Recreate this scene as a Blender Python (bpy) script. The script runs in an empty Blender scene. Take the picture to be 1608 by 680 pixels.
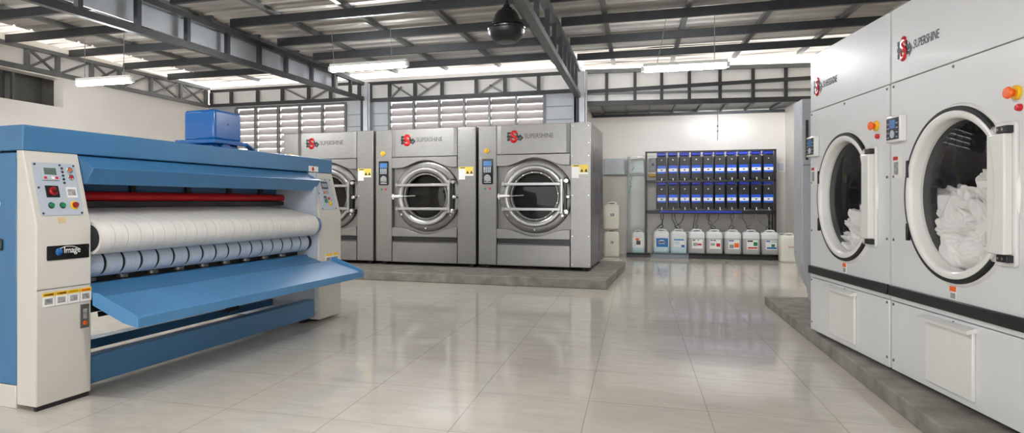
import bpy, bmesh, math, random
from mathutils import Vector, Matrix, noise
random.seed(4)
scn = bpy.context.scene
COL = scn.collection
PI = math.pi

# ------------------------------------------------------------------ materials
def s2l(c):
    return tuple(((v/255.0)/12.92 if v/255.0 <= 0.04045 else ((v/255.0+0.055)/1.055)**2.4) for v in c)

MATS = {}
def mat(name, rgb, rough=0.5, metal=0.0, var=0.06, vscale=6.0, bump=0.0, bscale=40.0, stretch=None, coat=0.0, spec=0.5):
    m = bpy.data.materials.new(name); m.use_nodes = True
    nt = m.node_tree; b = nt.nodes['Principled BSDF']
    col = s2l(rgb)
    b.inputs['Roughness'].default_value = rough
    b.inputs['Metallic'].default_value = metal
    b.inputs['Coat Weight'].default_value = coat
    b.inputs['Specular IOR Level'].default_value = spec
    tc = nt.nodes.new('ShaderNodeTexCoord'); mp = nt.nodes.new('ShaderNodeMapping')
    nt.links.new(tc.outputs['Object'], mp.inputs['Vector'])
    if stretch: mp.inputs['Scale'].default_value = stretch
    nz = nt.nodes.new('ShaderNodeTexNoise'); nz.inputs['Scale'].default_value = vscale
    nz.inputs['Detail'].default_value = 4
    nt.links.new(mp.outputs['Vector'], nz.inputs['Vector'])
    rp = nt.nodes.new('ShaderNodeMapRange'); rp.inputs['From Min'].default_value = 0.3; rp.inputs['From Max'].default_value = 0.7
    rp.inputs['To Min'].default_value = 1-var; rp.inputs['To Max'].default_value = 1+var
    nt.links.new(nz.outputs['Fac'], rp.inputs['Value'])
    mx = nt.nodes.new('ShaderNodeVectorMath'); mx.operation = 'SCALE'
    mx.inputs[0].default_value = col
    nt.links.new(rp.outputs['Result'], mx.inputs['Scale'])
    nt.links.new(mx.outputs['Vector'], b.inputs['Base Color'])
    if bump:
        n2 = nt.nodes.new('ShaderNodeTexNoise'); n2.inputs['Scale'].default_value = bscale
        nt.links.new(mp.outputs['Vector'], n2.inputs['Vector'])
        bp = nt.nodes.new('ShaderNodeBump'); bp.inputs['Strength'].default_value = bump; bp.inputs['Distance'].default_value = 0.01
        nt.links.new(n2.outputs['Fac'], bp.inputs['Height']); nt.links.new(bp.outputs['Normal'], b.inputs['Normal'])
    MATS[name] = m
    return m

def emit(name, rgb, strength):
    m = bpy.data.materials.new(name); m.use_nodes = True
    nt = m.node_tree; b = nt.nodes['Principled BSDF']
    b.inputs['Base Color'].default_value = (*s2l(rgb), 1)
    b.inputs['Emission Color'].default_value = (*s2l(rgb), 1)
    b.inputs['Emission Strength'].default_value = strength
    return m

def glassmat(name, tint, gloss=0.06, rough=0.02):
    m = bpy.data.materials.new(name); m.use_nodes = True
    nt = m.node_tree; nt.nodes.remove(nt.nodes['Principled BSDF'])
    out = nt.nodes['Material Output']
    t = nt.nodes.new('ShaderNodeBsdfTransparent'); t.inputs['Color'].default_value = (*tint, 1)
    g = nt.nodes.new('ShaderNodeBsdfGlossy'); g.inputs['Roughness'].default_value = rough
    f = nt.nodes.new('ShaderNodeLayerWeight')
    pw = nt.nodes.new('ShaderNodeMath'); pw.operation = 'POWER'; pw.inputs[1].default_value = 4.0
    nt.links.new(f.outputs['Facing'], pw.inputs[0])
    ma = nt.nodes.new('ShaderNodeMath'); ma.operation = 'MULTIPLY_ADD'; ma.inputs[1].default_value = .22; ma.inputs[2].default_value = gloss*.25
    nt.links.new(pw.outputs['Value'], ma.inputs[0])
    mx = nt.nodes.new('ShaderNodeMixShader')
    nt.links.new(ma.outputs['Value'], mx.inputs['Fac'])
    nt.links.new(t.outputs['BSDF'], mx.inputs[1]); nt.links.new(g.outputs['BSDF'], mx.inputs[2])
    nt.links.new(mx.outputs['Shader'], out.inputs['Surface'])
    return m

def skylightmat():
    m = bpy.data.materials.new('translucent_sheet'); m.use_nodes = True
    nt = m.node_tree; nt.nodes.remove(nt.nodes['Principled BSDF'])
    out = nt.nodes['Material Output']
    t = nt.nodes.new('ShaderNodeBsdfTransparent'); t.inputs['Color'].default_value = (.38, .36, .34, 1)
    l = nt.nodes.new('ShaderNodeBsdfTranslucent'); l.inputs['Color'].default_value = (.5, .48, .45, 1)
    tc = nt.nodes.new('ShaderNodeTexCoord'); mp = nt.nodes.new('ShaderNodeMapping'); mp.inputs['Scale'].default_value = (.5, 5, 1)
    nt.links.new(tc.outputs['Object'], mp.inputs['Vector'])
    nz = nt.nodes.new('ShaderNodeTexNoise'); nz.inputs['Scale'].default_value = 2
    nt.links.new(mp.outputs['Vector'], nz.inputs['Vector'])
    mr = nt.nodes.new('ShaderNodeMapRange'); mr.inputs['From Min'].default_value = .35; mr.inputs['From Max'].default_value = .65; mr.inputs['To Min'].default_value = .0; mr.inputs['To Max'].default_value = 1
    nt.links.new(nz.outputs['Fac'], mr.inputs['Value'])
    mx = nt.nodes.new('ShaderNodeMixShader')
    nt.links.new(mr.outputs['Result'], mx.inputs['Fac'])
    nt.links.new(t.outputs['BSDF'], mx.inputs[1]); nt.links.new(l.outputs['BSDF'], mx.inputs[2])
    nt.links.new(mx.outputs['Shader'], out.inputs['Surface'])
    return m

def floormat():
    m = bpy.data.materials.new('glossy_cream_tiles'); m.use_nodes = True
    nt = m.node_tree; b = nt.nodes['Principled BSDF']
    tc = nt.nodes.new('ShaderNodeTexCoord')
    mp = nt.nodes.new('ShaderNodeMapping'); mp.inputs['Location'].default_value = (0.237, -3.5-0.64*20+0.64*1, 0)
    nt.links.new(tc.outputs['Object'], mp.inputs['Vector'])
    br = nt.nodes.new('ShaderNodeTexBrick'); br.offset = 0; br.squash = 1
    br.inputs['Scale'].default_value = 1; br.inputs['Brick Width'].default_value = .585; br.inputs['Row Height'].default_value = .64
    br.inputs['Mortar Size'].default_value = .0032; br.inputs['Mortar Smooth'].default_value = .3; br.inputs['Bias'].default_value = 0
    mp2 = nt.nodes.new('ShaderNodeMapping'); mp2.inputs['Location'].default_value = (0.237+.585*40, -3.5+.64*40, 0)
    nt.links.new(tc.outputs['Object'], mp2.inputs['Vector'])
    nt.links.new(mp2.outputs['Vector'], br.inputs['Vector'])
    br.inputs['Color1'].default_value = (*s2l((205, 198, 186)), 1)
    br.inputs['Color2'].default_value = (*s2l((201, 194, 182)), 1)
    br.inputs['Mortar'].default_value = (*s2l((176, 168, 154)), 1)
    mp3 = nt.nodes.new('ShaderNodeMapping'); mp3.inputs['Scale'].default_value = (1.0, 3.2, 1); mp3.inputs['Rotation'].default_value = (0, 0, .2)
    nt.links.new(tc.outputs['Object'], mp3.inputs['Vector'])
    nz = nt.nodes.new('ShaderNodeTexNoise'); nz.inputs['Scale'].default_value = 3.0; nz.inputs['Detail'].default_value = 8; nz.inputs['Roughness'].default_value = .65
    nz.inputs['Distortion'].default_value = 1.2
    nt.links.new(mp3.outputs['Vector'], nz.inputs['Vector'])
    cr = nt.nodes.new('ShaderNodeMapRange'); cr.inputs['From Min'].default_value = .35; cr.inputs['From Max'].default_value = .68
    cr.inputs['To Min'].default_value = 1.05; cr.inputs['To Max'].default_value = .9
    nt.links.new(nz.outputs['Fac'], cr.inputs['Value'])
    sc = nt.nodes.new('ShaderNodeVectorMath'); sc.operation = 'SCALE'
    nt.links.new(br.outputs['Color'], sc.inputs[0]); nt.links.new(cr.outputs['Result'], sc.inputs['Scale'])
    nt.links.new(sc.outputs['Vector'], b.inputs['Base Color'])
    rm = nt.nodes.new('ShaderNodeMapRange'); rm.inputs['To Min'].default_value = .05; rm.inputs['To Max'].default_value = .13
    nt.links.new(nz.outputs['Fac'], rm.inputs['Value']); nt.links.new(rm.outputs['Result'], b.inputs['Roughness'])
    b.inputs['Specular IOR Level'].default_value = .5
    bp = nt.nodes.new('ShaderNodeBump'); bp.inputs['Strength'].default_value = .25; bp.inputs['Distance'].default_value = .003; bp.invert = True
    nt.links.new(br.outputs['Fac'], bp.inputs['Height']); nt.links.new(bp.outputs['Normal'], b.inputs['Normal'])
    return m

# paint, metal, plastic
FLOOR = floormat()
WALL = mat('cream_wall_paint', (230, 224, 216), .28, var=.03, vscale=2, bump=.08, bscale=5)
WALLLOW = mat('grey_tile_wainscot', (196, 192, 184), .25, var=.04, vscale=2)
SHEETW = mat('pale_sheet_lining', (222, 220, 217), .45, .1, var=.08, vscale=2, bump=.5, bscale=4)
SHEETB = mat('blue_grey_sheet', (172, 175, 178), .4, .3, var=.06, vscale=3, bump=.2, bscale=6)
DARKWALL = mat('dim_grey_wall', (150, 146, 136), .8)
ROOF = mat('galvanised_roof', (188, 184, 178), .42, .35, var=.16, vscale=1.6, stretch=(.6, 4, 1), bump=.15, bscale=6)
STEEL = mat('dark_primer_steel', (54, 56, 58), .42, .25, var=.12, vscale=8)
STEELG = mat('grey_primer_steel', (112, 114, 113), .4, .45, var=.12, vscale=8)
GALV = mat('galvanised_sheet', (186, 190, 195), .36, .35, var=.08, vscale=5, bump=.1, bscale=8)
LOUV = mat('louvre_metal', (168, 162, 160), .5, .25, var=.05)
CONC = mat('worn_concrete', (132, 127, 119), .75, var=.28, vscale=7, bump=.5, bscale=30)
CONCTOP = mat('smooth_concrete', (150, 146, 138), .6, var=.15, vscale=9, bump=.2, bscale=20)
STAIN = mat('brushed_stainless', (134, 132, 129), .36, .65, var=.07, vscale=7, stretch=(1.2, 1.2, 14))
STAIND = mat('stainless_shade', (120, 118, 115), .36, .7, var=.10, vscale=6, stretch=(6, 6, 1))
STAINL = mat('bright_stainless', (162, 161, 158), .28, .7, var=.04)
CHROME = mat('chrome', (210, 210, 210), .1, 1, var=.02)
BLACK = mat('black_plastic', (22, 22, 24), .35)
RUBBER = mat('black_rubber', (18, 18, 19), .6)
BLACKG = mat('gloss_black', (12, 12, 14), .12)
DARKIN = mat('dark_drum_steel', (74, 75, 78), .35, .7, var=.15, vscale=10)
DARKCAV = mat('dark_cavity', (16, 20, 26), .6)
WHITE = mat('white_enamel', (219, 220, 220), .28, var=.015, vscale=2, coat=.15)
WHITE2 = mat('white_door_enamel', (226, 225, 220), .25, var=.015, coat=.2)
CREAM = mat('beige_enamel', (205, 200, 191), .38, var=.03, vscale=3)
LGREY = mat('light_grey_plate', (178, 186, 196), .35, var=.03)
BLUE = mat('ironer_blue', (60, 114, 157), .32, var=.05, vscale=3, coat=.1)
BLUEL = mat('tray_blue', (75, 133, 180), .35, var=.04, vscale=3)
BLUEB = mat('motor_blue', (12, 98, 172), .22, var=.05, coat=.4)
PADW = mat('white_feed_cloth', (222, 218, 211), .75, var=.04, vscale=4, stretch=(8, 1, 1))
BELT = mat('pale_belt', (190, 200, 214), .6, var=.05, stretch=(8, 1, 1))
RED = mat('red_paint', (196, 14, 24), .35)
DRED = mat('dark_red_plastic', (150, 22, 26), .3)
REDP = mat('red_plastic', (205, 25, 28), .3)
ORANGE = mat('orange_plastic', (240, 100, 24), .35)
YELLOW = mat('yellow_plastic', (240, 190, 26), .4)
LABY = mat('label_yellow', (232, 206, 84), .5)
GREEN = mat('green_plastic', (14, 120, 74), .3)
LCD = mat('grey_green_display', (92, 108, 100), .2)
LCDB = mat('blue_display', (70, 120, 180), .15)
PAPER = mat('white_sticker', (232, 231, 226), .5)
PAPERG = mat('printed_grey', (150, 150, 150), .5, var=.4, vscale=60)
INK = mat('black_ink', (26, 26, 28), .45)
INKG = mat('grey_ink', (64, 64, 66), .45)
JUG = mat('milky_plastic', (212, 216, 214), .35, var=.03)
JUGC = mat('cloudy_liquid', (176, 174, 172), .35, var=.03)
JUGB = mat('pale_blue_liquid', (186, 210, 216), .35, var=.03)
JUGY = mat('cream_plastic', (224, 222, 208), .4, var=.03)
DBLUE = mat('deep_blue_plastic', (20, 82, 200), .3)
DBLUE2 = mat('navy_lid', (24, 52, 180), .35)
DISPB = mat('charcoal_plastic', (20, 20, 22), .4)
LINEN = mat('white_linen', (242, 240, 236), .85, var=.03, vscale=5)
TANM = mat('tan_stain', (206, 182, 138), .5)
LABELB = mat('label_blue', (20, 106, 176), .5)
CAPG = mat('teal_cap', (60, 130, 140), .4)
TUBE = emit('lit_tube', (250, 252, 255), 100.0)
GLASSD = glassmat('dryer_glass', (.96, .96, .96))
GLASSW = glassmat('washer_glass', (.45, .45, .45))
ACRYL = glassmat('clear_acrylic', (.94, .96, .95))
SKYL = skylightmat()

# ------------------------------------------------------------------ mesh builder
class MB:
    def __init__(self): self.v = []; self.f = []
    def add(self, vs, fs):
        o = len(self.v); self.v += [tuple(p) for p in vs]; self.f += [tuple(i+o for i in q) for q in fs]
        return self
    def box(self, x0, x1, y0, y1, z0, z1):
        vs = [(x0,y0,z0),(x1,y0,z0),(x1,y1,z0),(x0,y1,z0),(x0,y0,z1),(x1,y0,z1),(x1,y1,z1),(x0,y1,z1)]
        return self.add(vs, [(0,3,2,1),(4,5,6,7),(0,1,5,4),(1,2,6,5),(2,3,7,6),(3,0,4,7)])
    def prism(self, poly, a0, a1, axis='x'):
        # poly of (p,q): axis x -> (y,z); axis y -> (x,z); axis z -> (x,y)
        def P(p, q, a): return {'x': (a,p,q), 'y': (p,a,q), 'z': (p,q,a)}[axis]
        n = len(poly)
        vs = [P(p,q,a0) for p,q in poly]+[P(p,q,a1) for p,q in poly]
        fs = [tuple(range(n)), tuple(range(2*n-1, n-1, -1))]
        fs += [(i, i+n, (i+1)%n+n, (i+1)%n) for i in range(n)]
        return self.add(vs, fs)
    def bar(self, a, b, w, h, up=(0,0,1)):
        a = Vector(a); b = Vector(b); d = (b-a).normalized(); up = Vector(up)
        s = d.cross(up)
        if s.length < 1e-4: s = d.cross(Vector((1,0,0)))
        s.normalize(); t = s.cross(d).normalized()
        s *= w/2; t *= h/2
        vs = [a-s-t, a+s-t, a+s+t, a-s+t, b-s-t, b+s-t, b+s+t, b-s+t]
        return self.add(vs, [(0,1,2,3),(7,6,5,4),(0,4,5,1),(1,5,6,2),(2,6,7,3),(3,7,4,0)])
    def tube(self, pts, r, seg=10, cap=True):
        pts = [Vector(p) for p in pts]; n = len(pts); vs = []; fs = []
        ref = None
        for i, p in enumerate(pts):
            d = (pts[min(i+1,n-1)]-pts[max(i-1,0)]).normalized()
            if ref is None:
                ref = d.orthogonal().normalized()
            ref = (ref - d*ref.dot(d)).normalized(); b = d.cross(ref)
            rr = r[i] if isinstance(r, (list,tuple)) else r
            for k in range(seg):
                a = 2*PI*k/seg; vs.append(p+ref*math.cos(a)*rr+b*math.sin(a)*rr)
        for i in range(n-1):
            for k in range(seg):
                fs.append((i*seg+k, i*seg+(k+1)%seg, (i+1)*seg+(k+1)%seg, (i+1)*seg+k))
        if cap:
            fs.append(tuple(range(seg-1,-1,-1))); fs.append(tuple((n-1)*seg+k for k in range(seg)))
        return self.add(vs, fs)
    def cyl(self, a, b, r, seg=24): return self.tube([a,b], r, seg)
    def lathe(self, prof, c=(0,0,0), axis='y', seg=64, a0=0, a1=2*PI):
        full = abs(a1-a0-2*PI) < 1e-6; n = len(prof); vs = []; fs = []
        m = seg if full else seg+1
        for k in range(m):
            a = a0+(a1-a0)*k/seg; ca, sa = math.cos(a), math.sin(a)
            for r, h in prof:
                p = {'y': (r*ca, h, r*sa), 'z': (r*ca, r*sa, h), 'x': (h, r*ca, r*sa)}[axis]
                vs.append((p[0]+c[0], p[1]+c[1], p[2]+c[2]))
        for k in range(seg):
            k2 = (k+1) % m
            for i in range(n-1):
                if prof[i][0] < 1e-6 and prof[i+1][0] < 1e-6: continue
                fs.append((k*n+i, k2*n+i, k2*n+i+1, k*n+i+1))
        return self.add(vs, fs)
    def holeplate(self, x0, x1, z0, z1, y0, y1, cx, cz, r, seg=72):
        vs = []; fs = []
        for k in range(seg):
            a = 2*PI*k/seg+PI/seg*0
            dx, dz = math.cos(a), math.sin(a)
            t = min([((x1-cx)/dx if dx > 1e-9 else 1e9), ((x0-cx)/dx if dx < -1e-9 else 1e9),
                     ((z1-cz)/dz if dz > 1e-9 else 1e9), ((z0-cz)/dz if dz < -1e-9 else 1e9)])
            for (u, w) in ((cx+dx*r, cz+dz*r), (cx+dx*t, cz+dz*t)):
                vs.append((u, y0, w)); vs.append((u, y1, w))
        # 4k: inner front, 4k+1 inner back, 4k+2 outer front, 4k+3 outer back
        corners = [(x1,z1),(x0,z1),(x0,z0),(x1,z0)]
        for k in range(seg):
            a = 4*k; b = 4*((k+1) % seg)
            fs += [(a, a+2, b+2, b), (a+1, b+1, b+3, a+3), (a, b, b+1, a+1)]
            pa = vs[a+2]; pb = vs[b+2]
            if abs(pa[0]-pb[0]) > 1e-6 and abs(pa[2]-pb[2]) > 1e-6:
                c = min(corners, key=lambda q: abs(q[0]-(pa[0] if q[0] in (pa[0],) else pb[0]))+ (q[0]-(pa[0]+pb[0])/2)**2+(q[1]-(pa[2]+pb[2])/2)**2)
                i = len(vs); vs.append((c[0], y0, c[1])); vs.append((c[0], y1, c[1]))
                fs += [(a+2, i, b+2), (a+3, b+3, i+1), (a+2, a+3, i+1, i), (i, i+1, b+3, b+2)]
            else:
                fs.append((a+2, a+3, b+3, b+2))
        return self.add(vs, fs)
    def build(self, name, m, parent=None, bevel=0.0, smooth=35, loc=None, rot=None, segs=2):
        me = bpy.data.meshes.new(name)
        bm = bmesh.new()
        bv = [bm.verts.new(p) for p in self.v]
        for q in self.f:
            try: bm.faces.new([bv[i] for i in q])
            except ValueError: pass
        bmesh.ops.remove_doubles(bm, verts=bm.verts, dist=1e-5)
        bmesh.ops.recalc_face_normals(bm, faces=bm.faces)
        lim = math.radians(smooth)
        for f in bm.faces: f.smooth = True
        for e in bm.edges:
            e.smooth = len(e.link_faces) == 2 and e.calc_face_angle(0) < lim
        bm.to_mesh(me); bm.free()
        me.materials.append(m)
        o = bpy.data.objects.new(name, me); COL.objects.link(o)
        if parent: o.parent = parent
        if loc: o.location = loc
        if rot: o.rotation_euler = rot
        if bevel:
            md = o.modifiers.new('edge', 'BEVEL'); md.width = bevel; md.segments = segs; md.limit_method = 'ANGLE'; md.angle_limit = math.radians(50)
            md.harden_normals = False
        return o

def tag(o, label, cat, group=None, kind=None):
    o['label'] = label; o['category'] = cat
    if group: o['group'] = group
    if kind: o['kind'] = kind
    return o
def struct(o):
    o['kind'] = 'structure'; return o
def thing(name, loc, rz, label, cat, group=None):
    o = bpy.data.objects.new(name, None); COL.objects.link(o)
    o.location = loc; o.rotation_euler = (0, 0, rz); o.empty_display_size = .1
    return tag(o, label, cat, group)
def dup(root, loc, rz=None, label=None, skip=()):
    r = root.copy(); COL.objects.link(r); r.location = loc
    if rz is not None: r.rotation_euler = (0, 0, rz)
    if label: r['label'] = label
    for ch in list(root.children):
        if ch.name.split('.')[0] in skip: continue
        c = ch.copy(); COL.objects.link(c); c.parent = r
        for g in list(ch.children):
            d = g.copy(); COL.objects.link(d); d.parent = c
    return r

def text(name, s, m, parent, x, y, z, h, width=None, bold=0.0, shear=0.0, rot=None, loc=None):
    """lettering standing in the local XZ plane, facing -Y, left edge x, baseline z"""
    cu = bpy.data.curves.new(name, 'FONT'); cu.body = s; cu.size = 1; cu.extrude = 0.0; cu.offset = bold; cu.shear = shear
    t = bpy.data.objects.new('tmp', cu); COL.objects.link(t)
    dg = bpy.context.evaluated_depsgraph_get()
    me = bpy.data.meshes.new_from_object(t.evaluated_get(dg))
    bpy.data.objects.remove(t)
    xs = [v.co.x for v in me.vertices]; ys = [v.co.y for v in me.vertices]
    w = max(xs)-min(xs); hh = max(ys)-min(ys)
    sy = h/hh; sx = (width/w) if width else sy
    x0 = min(xs); y0 = min(ys)
    for v in me.vertices:
        v.co = (x+(v.co.x-x0)*sx, y, z+(v.co.y-y0)*sy)
    # thickness
    bm = bmesh.new(); bm.from_mesh(me)
    r = bmesh.ops.extrude_face_region(bm, geom=list(bm.faces))
    for g in r['geom']:
        if isinstance(g, bmesh.types.BMVert): g.co.y += .0012
    bmesh.ops.recalc_face_normals(bm, faces=bm.faces)
    bm.to_mesh(me); bm.free()
    me.name = name; me.materials.clear(); me.materials.append(m)
    o = bpy.data.objects.new(name, me); COL.objects.link(o)
    if parent: o.parent = parent
    if loc: o.location = loc
    if rot: o.rotation_euler = rot
    return o

def circ(cx, cz, r, n=28, a0=0, a1=2*PI):
    return [(cx+r*math.cos(a0+(a1-a0)*k/n), cz+r*math.sin(a0+(a1-a0)*k/n)) for k in range(n)]

def roundrect(x0, x1, z0, z1, r, n=6):
    out = []
    for (cx, cz, a) in ((x1-r, z1-r, 0), (x0+r, z1-r, PI/2), (x0+r, z0+r, PI), (x1-r, z0+r, 3*PI/2)):
        out += [(cx+r*math.cos(a+PI/2*k/n), cz+r*math.sin(a+PI/2*k/n)) for k in range(n+1)]
    return out

# ------------------------------------------------------------------ camera
FPX, CXP, CYP = 1020.0, 700.0, 317.0
cam = bpy.data.cameras.new('camera'); camo = bpy.data.objects.new('camera', cam); COL.objects.link(camo)
cam.sensor_width = 36; cam.sensor_fit = 'HORIZONTAL'; cam.lens = 36*FPX/1608
cam.shift_x = (804-CXP)/1608; cam.shift_y = -(340-CYP)/1608
camo.location = (0, 0, 1.05); camo.rotation_euler = (PI/2, 0, math.atan(298/1020))
cam.clip_start = .05
scn.camera = camo

# ------------------------------------------------------------------ room shell
XL, XR, YF, YB = -8.06, 2.95, -4.0, 10.95
YR = 13.6      # far wall of the recess on the right
XRR = 2.72
def zs(y): return 2.995+.0225*y          # underside of the purlins

struct(MB().box(XL-.2, XR+.3, YF-.1, YR+.2, -.12, 0).build('floor', FLOOR))
# left wall with a high opening towards a dim store
w = MB()
w.box(XL-.18, XL, YF, 10.95, 0, 2.43).box(XL-.18, XL, 7.58, 10.95, 2.43, 3.30)
w.box(XL-.18, XL, YF, 7.58, 2.84, 3.30)
struct(w.build('wall_left', WALL))
r = MB(); r.box(XL-1.2, XL-1.1, YF, 8.3, 2.3, 3.3).box(XL-1.2, XL-.18, 8.2, 8.3, 2.3, 3.3).box(XL-1.2, XL-.18, YF, 8.3, 2.33, 2.43)
r.box(XL-1.2, XL-.18, YF, 8.3, 3.2, 3.3)
struct(r.build('wall_store', DARKWALL))
# right wall
struct(MB().box(XR, XR+.15, YF, 11.5, 0, 3.4).build('wall_right', WALL))
# unseen wall behind the camera, opened wide to let daylight in
f = MB(); f.box(XL-.2, -6.9, YF-.15, YF, 0, 3.3).box(1.9, XR+.15, YF-.15, YF, 0, 3.3).box(-6.9, 1.9, YF-.15, YF, 2.75, 3.3)
struct(f.build('wall_front', WALL))
# wall behind the washers: lower masonry, sheet lining with two louvred windows
LW = (-7.42, -5.10); MW = (-4.25, -1.47); ZL0, ZL1 = 1.30, 2.845
b = MB(); b.box(XL, -.86, YB, YB+.12, 0, ZL0)
struct(b.build('wall_back', WALL))
b = MB()
b.box(XL, LW[0], YB, YB+.05, ZL0, 2.9).box(LW[1], MW[0], YB, YB+.05, ZL0, 2.9).box(MW[1], -.86, YB, YB+.05, ZL0, 2.9)
o = struct(b.build('wall_back_lining', SHEETB))
b = MB()
b.box(XL, -.86, YB+.04, YB+.07, 2.85, 3.3)
struct(b.build('wall_back_upper', SHEETW))
lt = MB()
for z in (1.5, 1.75, 2.0, 2.2, 2.42, 2.64):
    for (a, c) in ((LW[1], -4.78), (-4.6, MW[0]), (MW[1], -.98)):
        lt.box(a+.03, c-.02, YB-.008, YB, z, z+.012)
struct(lt.build('trim_1', STEELG))

def louvre(name, x0, x1, cols):
    fr = MB()
    for i, x in enumerate(cols):
        fr.box(x-.018, x+.018, YB-.05, YB+.03, ZL0, ZL1)
    fr.box(x0, x1, YB-.03, YB+.03, ZL1, ZL1+.04)
    root = struct(fr.build(name, STEELG))
    n = 12; p = (ZL1-ZL0)/n
    for a, c in zip(cols[:-1], cols[1:]):
        bl = MB()
        for k in range(n):
            z = ZL0+p*(k+.5)
            # tilted blade: inner edge low
            bl.prism([(YB+.0, z-.058), (YB+.008, z-.063), (YB+.085, z+.052), (YB+.078, z+.057)], a+.016, c-.016, 'x')
        q = bl.build('louvre_blade', LOUV, root); q['kind'] = 'structure'
    return root
louvre('window_1', LW[0], LW[1], [-7.42, -6.99, -6.50, -6.05, -5.58, -5.11])
louvre('window_2', MW[0], MW[1], [-4.25, -3.785, -3.312, -2.862, -2.411, -1.948, -1.475])

# recess at the right: far wall, side walls, sloping soffit
rw = MB(); rw.box(-.95, XRR+.15, YR, YR+.12, 1.60, 3.0); struct(rw.build('wall_recess_upper', WALL))
rw = MB(); rw.box(-.95, XRR+.15, YR, YR+.12, 0, 1.60); struct(rw.build('wall_recess_lower', WALLLOW))
struct(MB().box(-.98, -.86, YB, YR, 0, 3.0).build('wall_recess_left', WALL))
struct(MB().box(XRR, XRR+.12, 11.45, YR, 0, 3.0).build('wall_recess_right', WALL))
struct(MB().box(XRR, XR+.15, 11.45, 11.55, 0, 3.4).build('wall_return', WALL))
H0, H1 = Vector((-.86, 10.95)), Vector((2.72, 11.42))
sf = MB(); sf.add([(H0.x, H0.y, 2.82), (H1.x, H1.y, 2.80), (XRR, YR, 2.83), (-.86, YR, 2.85),
                   (H0.x, H0.y, 2.86), (H1.x, H1.y, 2.84), (XRR, YR, 2.87), (-.86, YR, 2.89)],
                  [(0,1,2,3),(7,6,5,4),(0,4,5,1),(1,5,6,2),(2,6,7,3),(3,7,4,0)])
struct(sf.build('ceiling_recess', STEELG))

# corrugated roof (opaque) and the daylight strips along the eaves
def corrugated(x0, x1, y0, y1, pitch, dz, h=.022):
    m = MB(); ys = []; y = y0
    while y < y1-1e-6:
        for t, hh in ((0, 0), (.56, 0), (.66, h), (.9, h)):
            if y+t*pitch < y1: ys.append((y+t*pitch, hh))
        y += pitch
    ys.append((y1, 0))
    vs = []; fs = []
    for i, (yy, hh) in enumerate(ys):
        z = zs(yy)+dz+hh
        vs += [(x0, yy, z), (x1, yy, z), (x0, yy, z+.004), (x1, yy, z+.004)]
    for i in range(len(ys)-1):
        a = 4*i; b = a+4
        fs += [(a, b, b+1, a+1), (a+2, a+3, b+3, b+2), (a, a+2, b+2, b), (a+1, b+1, b+3, a+3)]
    fs += [(0, 1, 3, 2), (len(vs)-4, len(vs)-2, len(vs)-1, len(vs)-3)]
    return m.add(vs, fs)
struct(corrugated(-7.62, XR+.2, YF-.3, 10.22, .25, .155).build('ceiling', ROOF, smooth=10))
struct(corrugated(-7.62, -.86, 10.22, 11.0, .25, .155).build('window_3', SKYL, smooth=10))
struct(corrugated(-.86, XR+.2, 10.22, 11.6, .25, .155).build('window_4', SKYL, smooth=10))
struct(corrugated(XL-.2, -7.62, YF, 11.0, .25, .155).build('window_5', SKYL, smooth=10))

# ------------------------------------------------------------------ roof steel
BAYS = [('left bay', XL+.12, -4.78, [4.6, 5.68, 6.58, 7.58, 8.62, 9.66]),
        ('middle bay', -4.68, -.95, [3.6, 4.7, 5.74, 6.79, 7.86, 8.88, 9.95]),
        ('right bay', -.86, XR, [3.7, 4.75, 5.8, 6.87, 7.93, 9.03, 10.16])]
ORD = ['nearest the louvre wall', 'second from the louvre wall', 'third from the louvre wall', 'fourth from the louvre wall',
       'fifth from the louvre wall', 'sixth from the louvre wall', 'seventh from the louvre wall']
ORD2 = [s.replace('louvre wall', 'rack recess') for s in ORD]
for nm, x0, x1, ys in BAYS:
    for k, y in enumerate(reversed(ys)):
        z = zs(y)
        m = MB()
        m.prism([(y-.025, z), (y+.025, z), (y+.025, z+.02), (y-.018, z+.02), (y-.018, z+.085), (y+.025, z+.085), (y+.025, z+.10), (y-.025, z+.10)], x0, x1, 'x')
        o = m.build('roof_purlin', STEEL)
        where = {'left bay': 'above the blue ironer', 'middle bay': 'between the two trusses', 'right bay': 'right of the fan truss'}[nm]
        tag(o, 'dark steel roof purlin %s, %s' % (where, (ORD2 if nm == 'right bay' else ORD)[k]), 'roof beam', 'purlins of the ' + nm)
nb = ['far left', 'mid left']
bx = [.58+.935*k for k in range(-9, 3)]
for i, x in enumerate(bx):
    if x < -7.5: continue
    y0, y1 = 2.2, (11.3 if x > -.8 else 10.9)
    a = (x, y0, zs(y0)+.128); b = (x, y1, zs(y1)+.128)
    o = MB().bar(a, b, .06, .05).build('roof_batten', STEELG)
    if x < -4.75: lab = 'thin grey batten under the left bay roof sheets, number %s from the left wall' % ['one', 'two', 'three', 'four'][i-1]
    elif x < -.9: lab = 'thin grey batten under the roof between the trusses, %s rightwards from the sheeted truss' % ['first', 'second', 'third', 'fourth', 'fifth'][i-4]
    else: lab = 'thin grey batten under the roof sheets, %s to the right of the fan truss' % ['first', 'second', 'third', 'fourth'][max(0, i-8)]
    tag(o, lab, 'roof batten', 'battens under the roof sheets')

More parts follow.
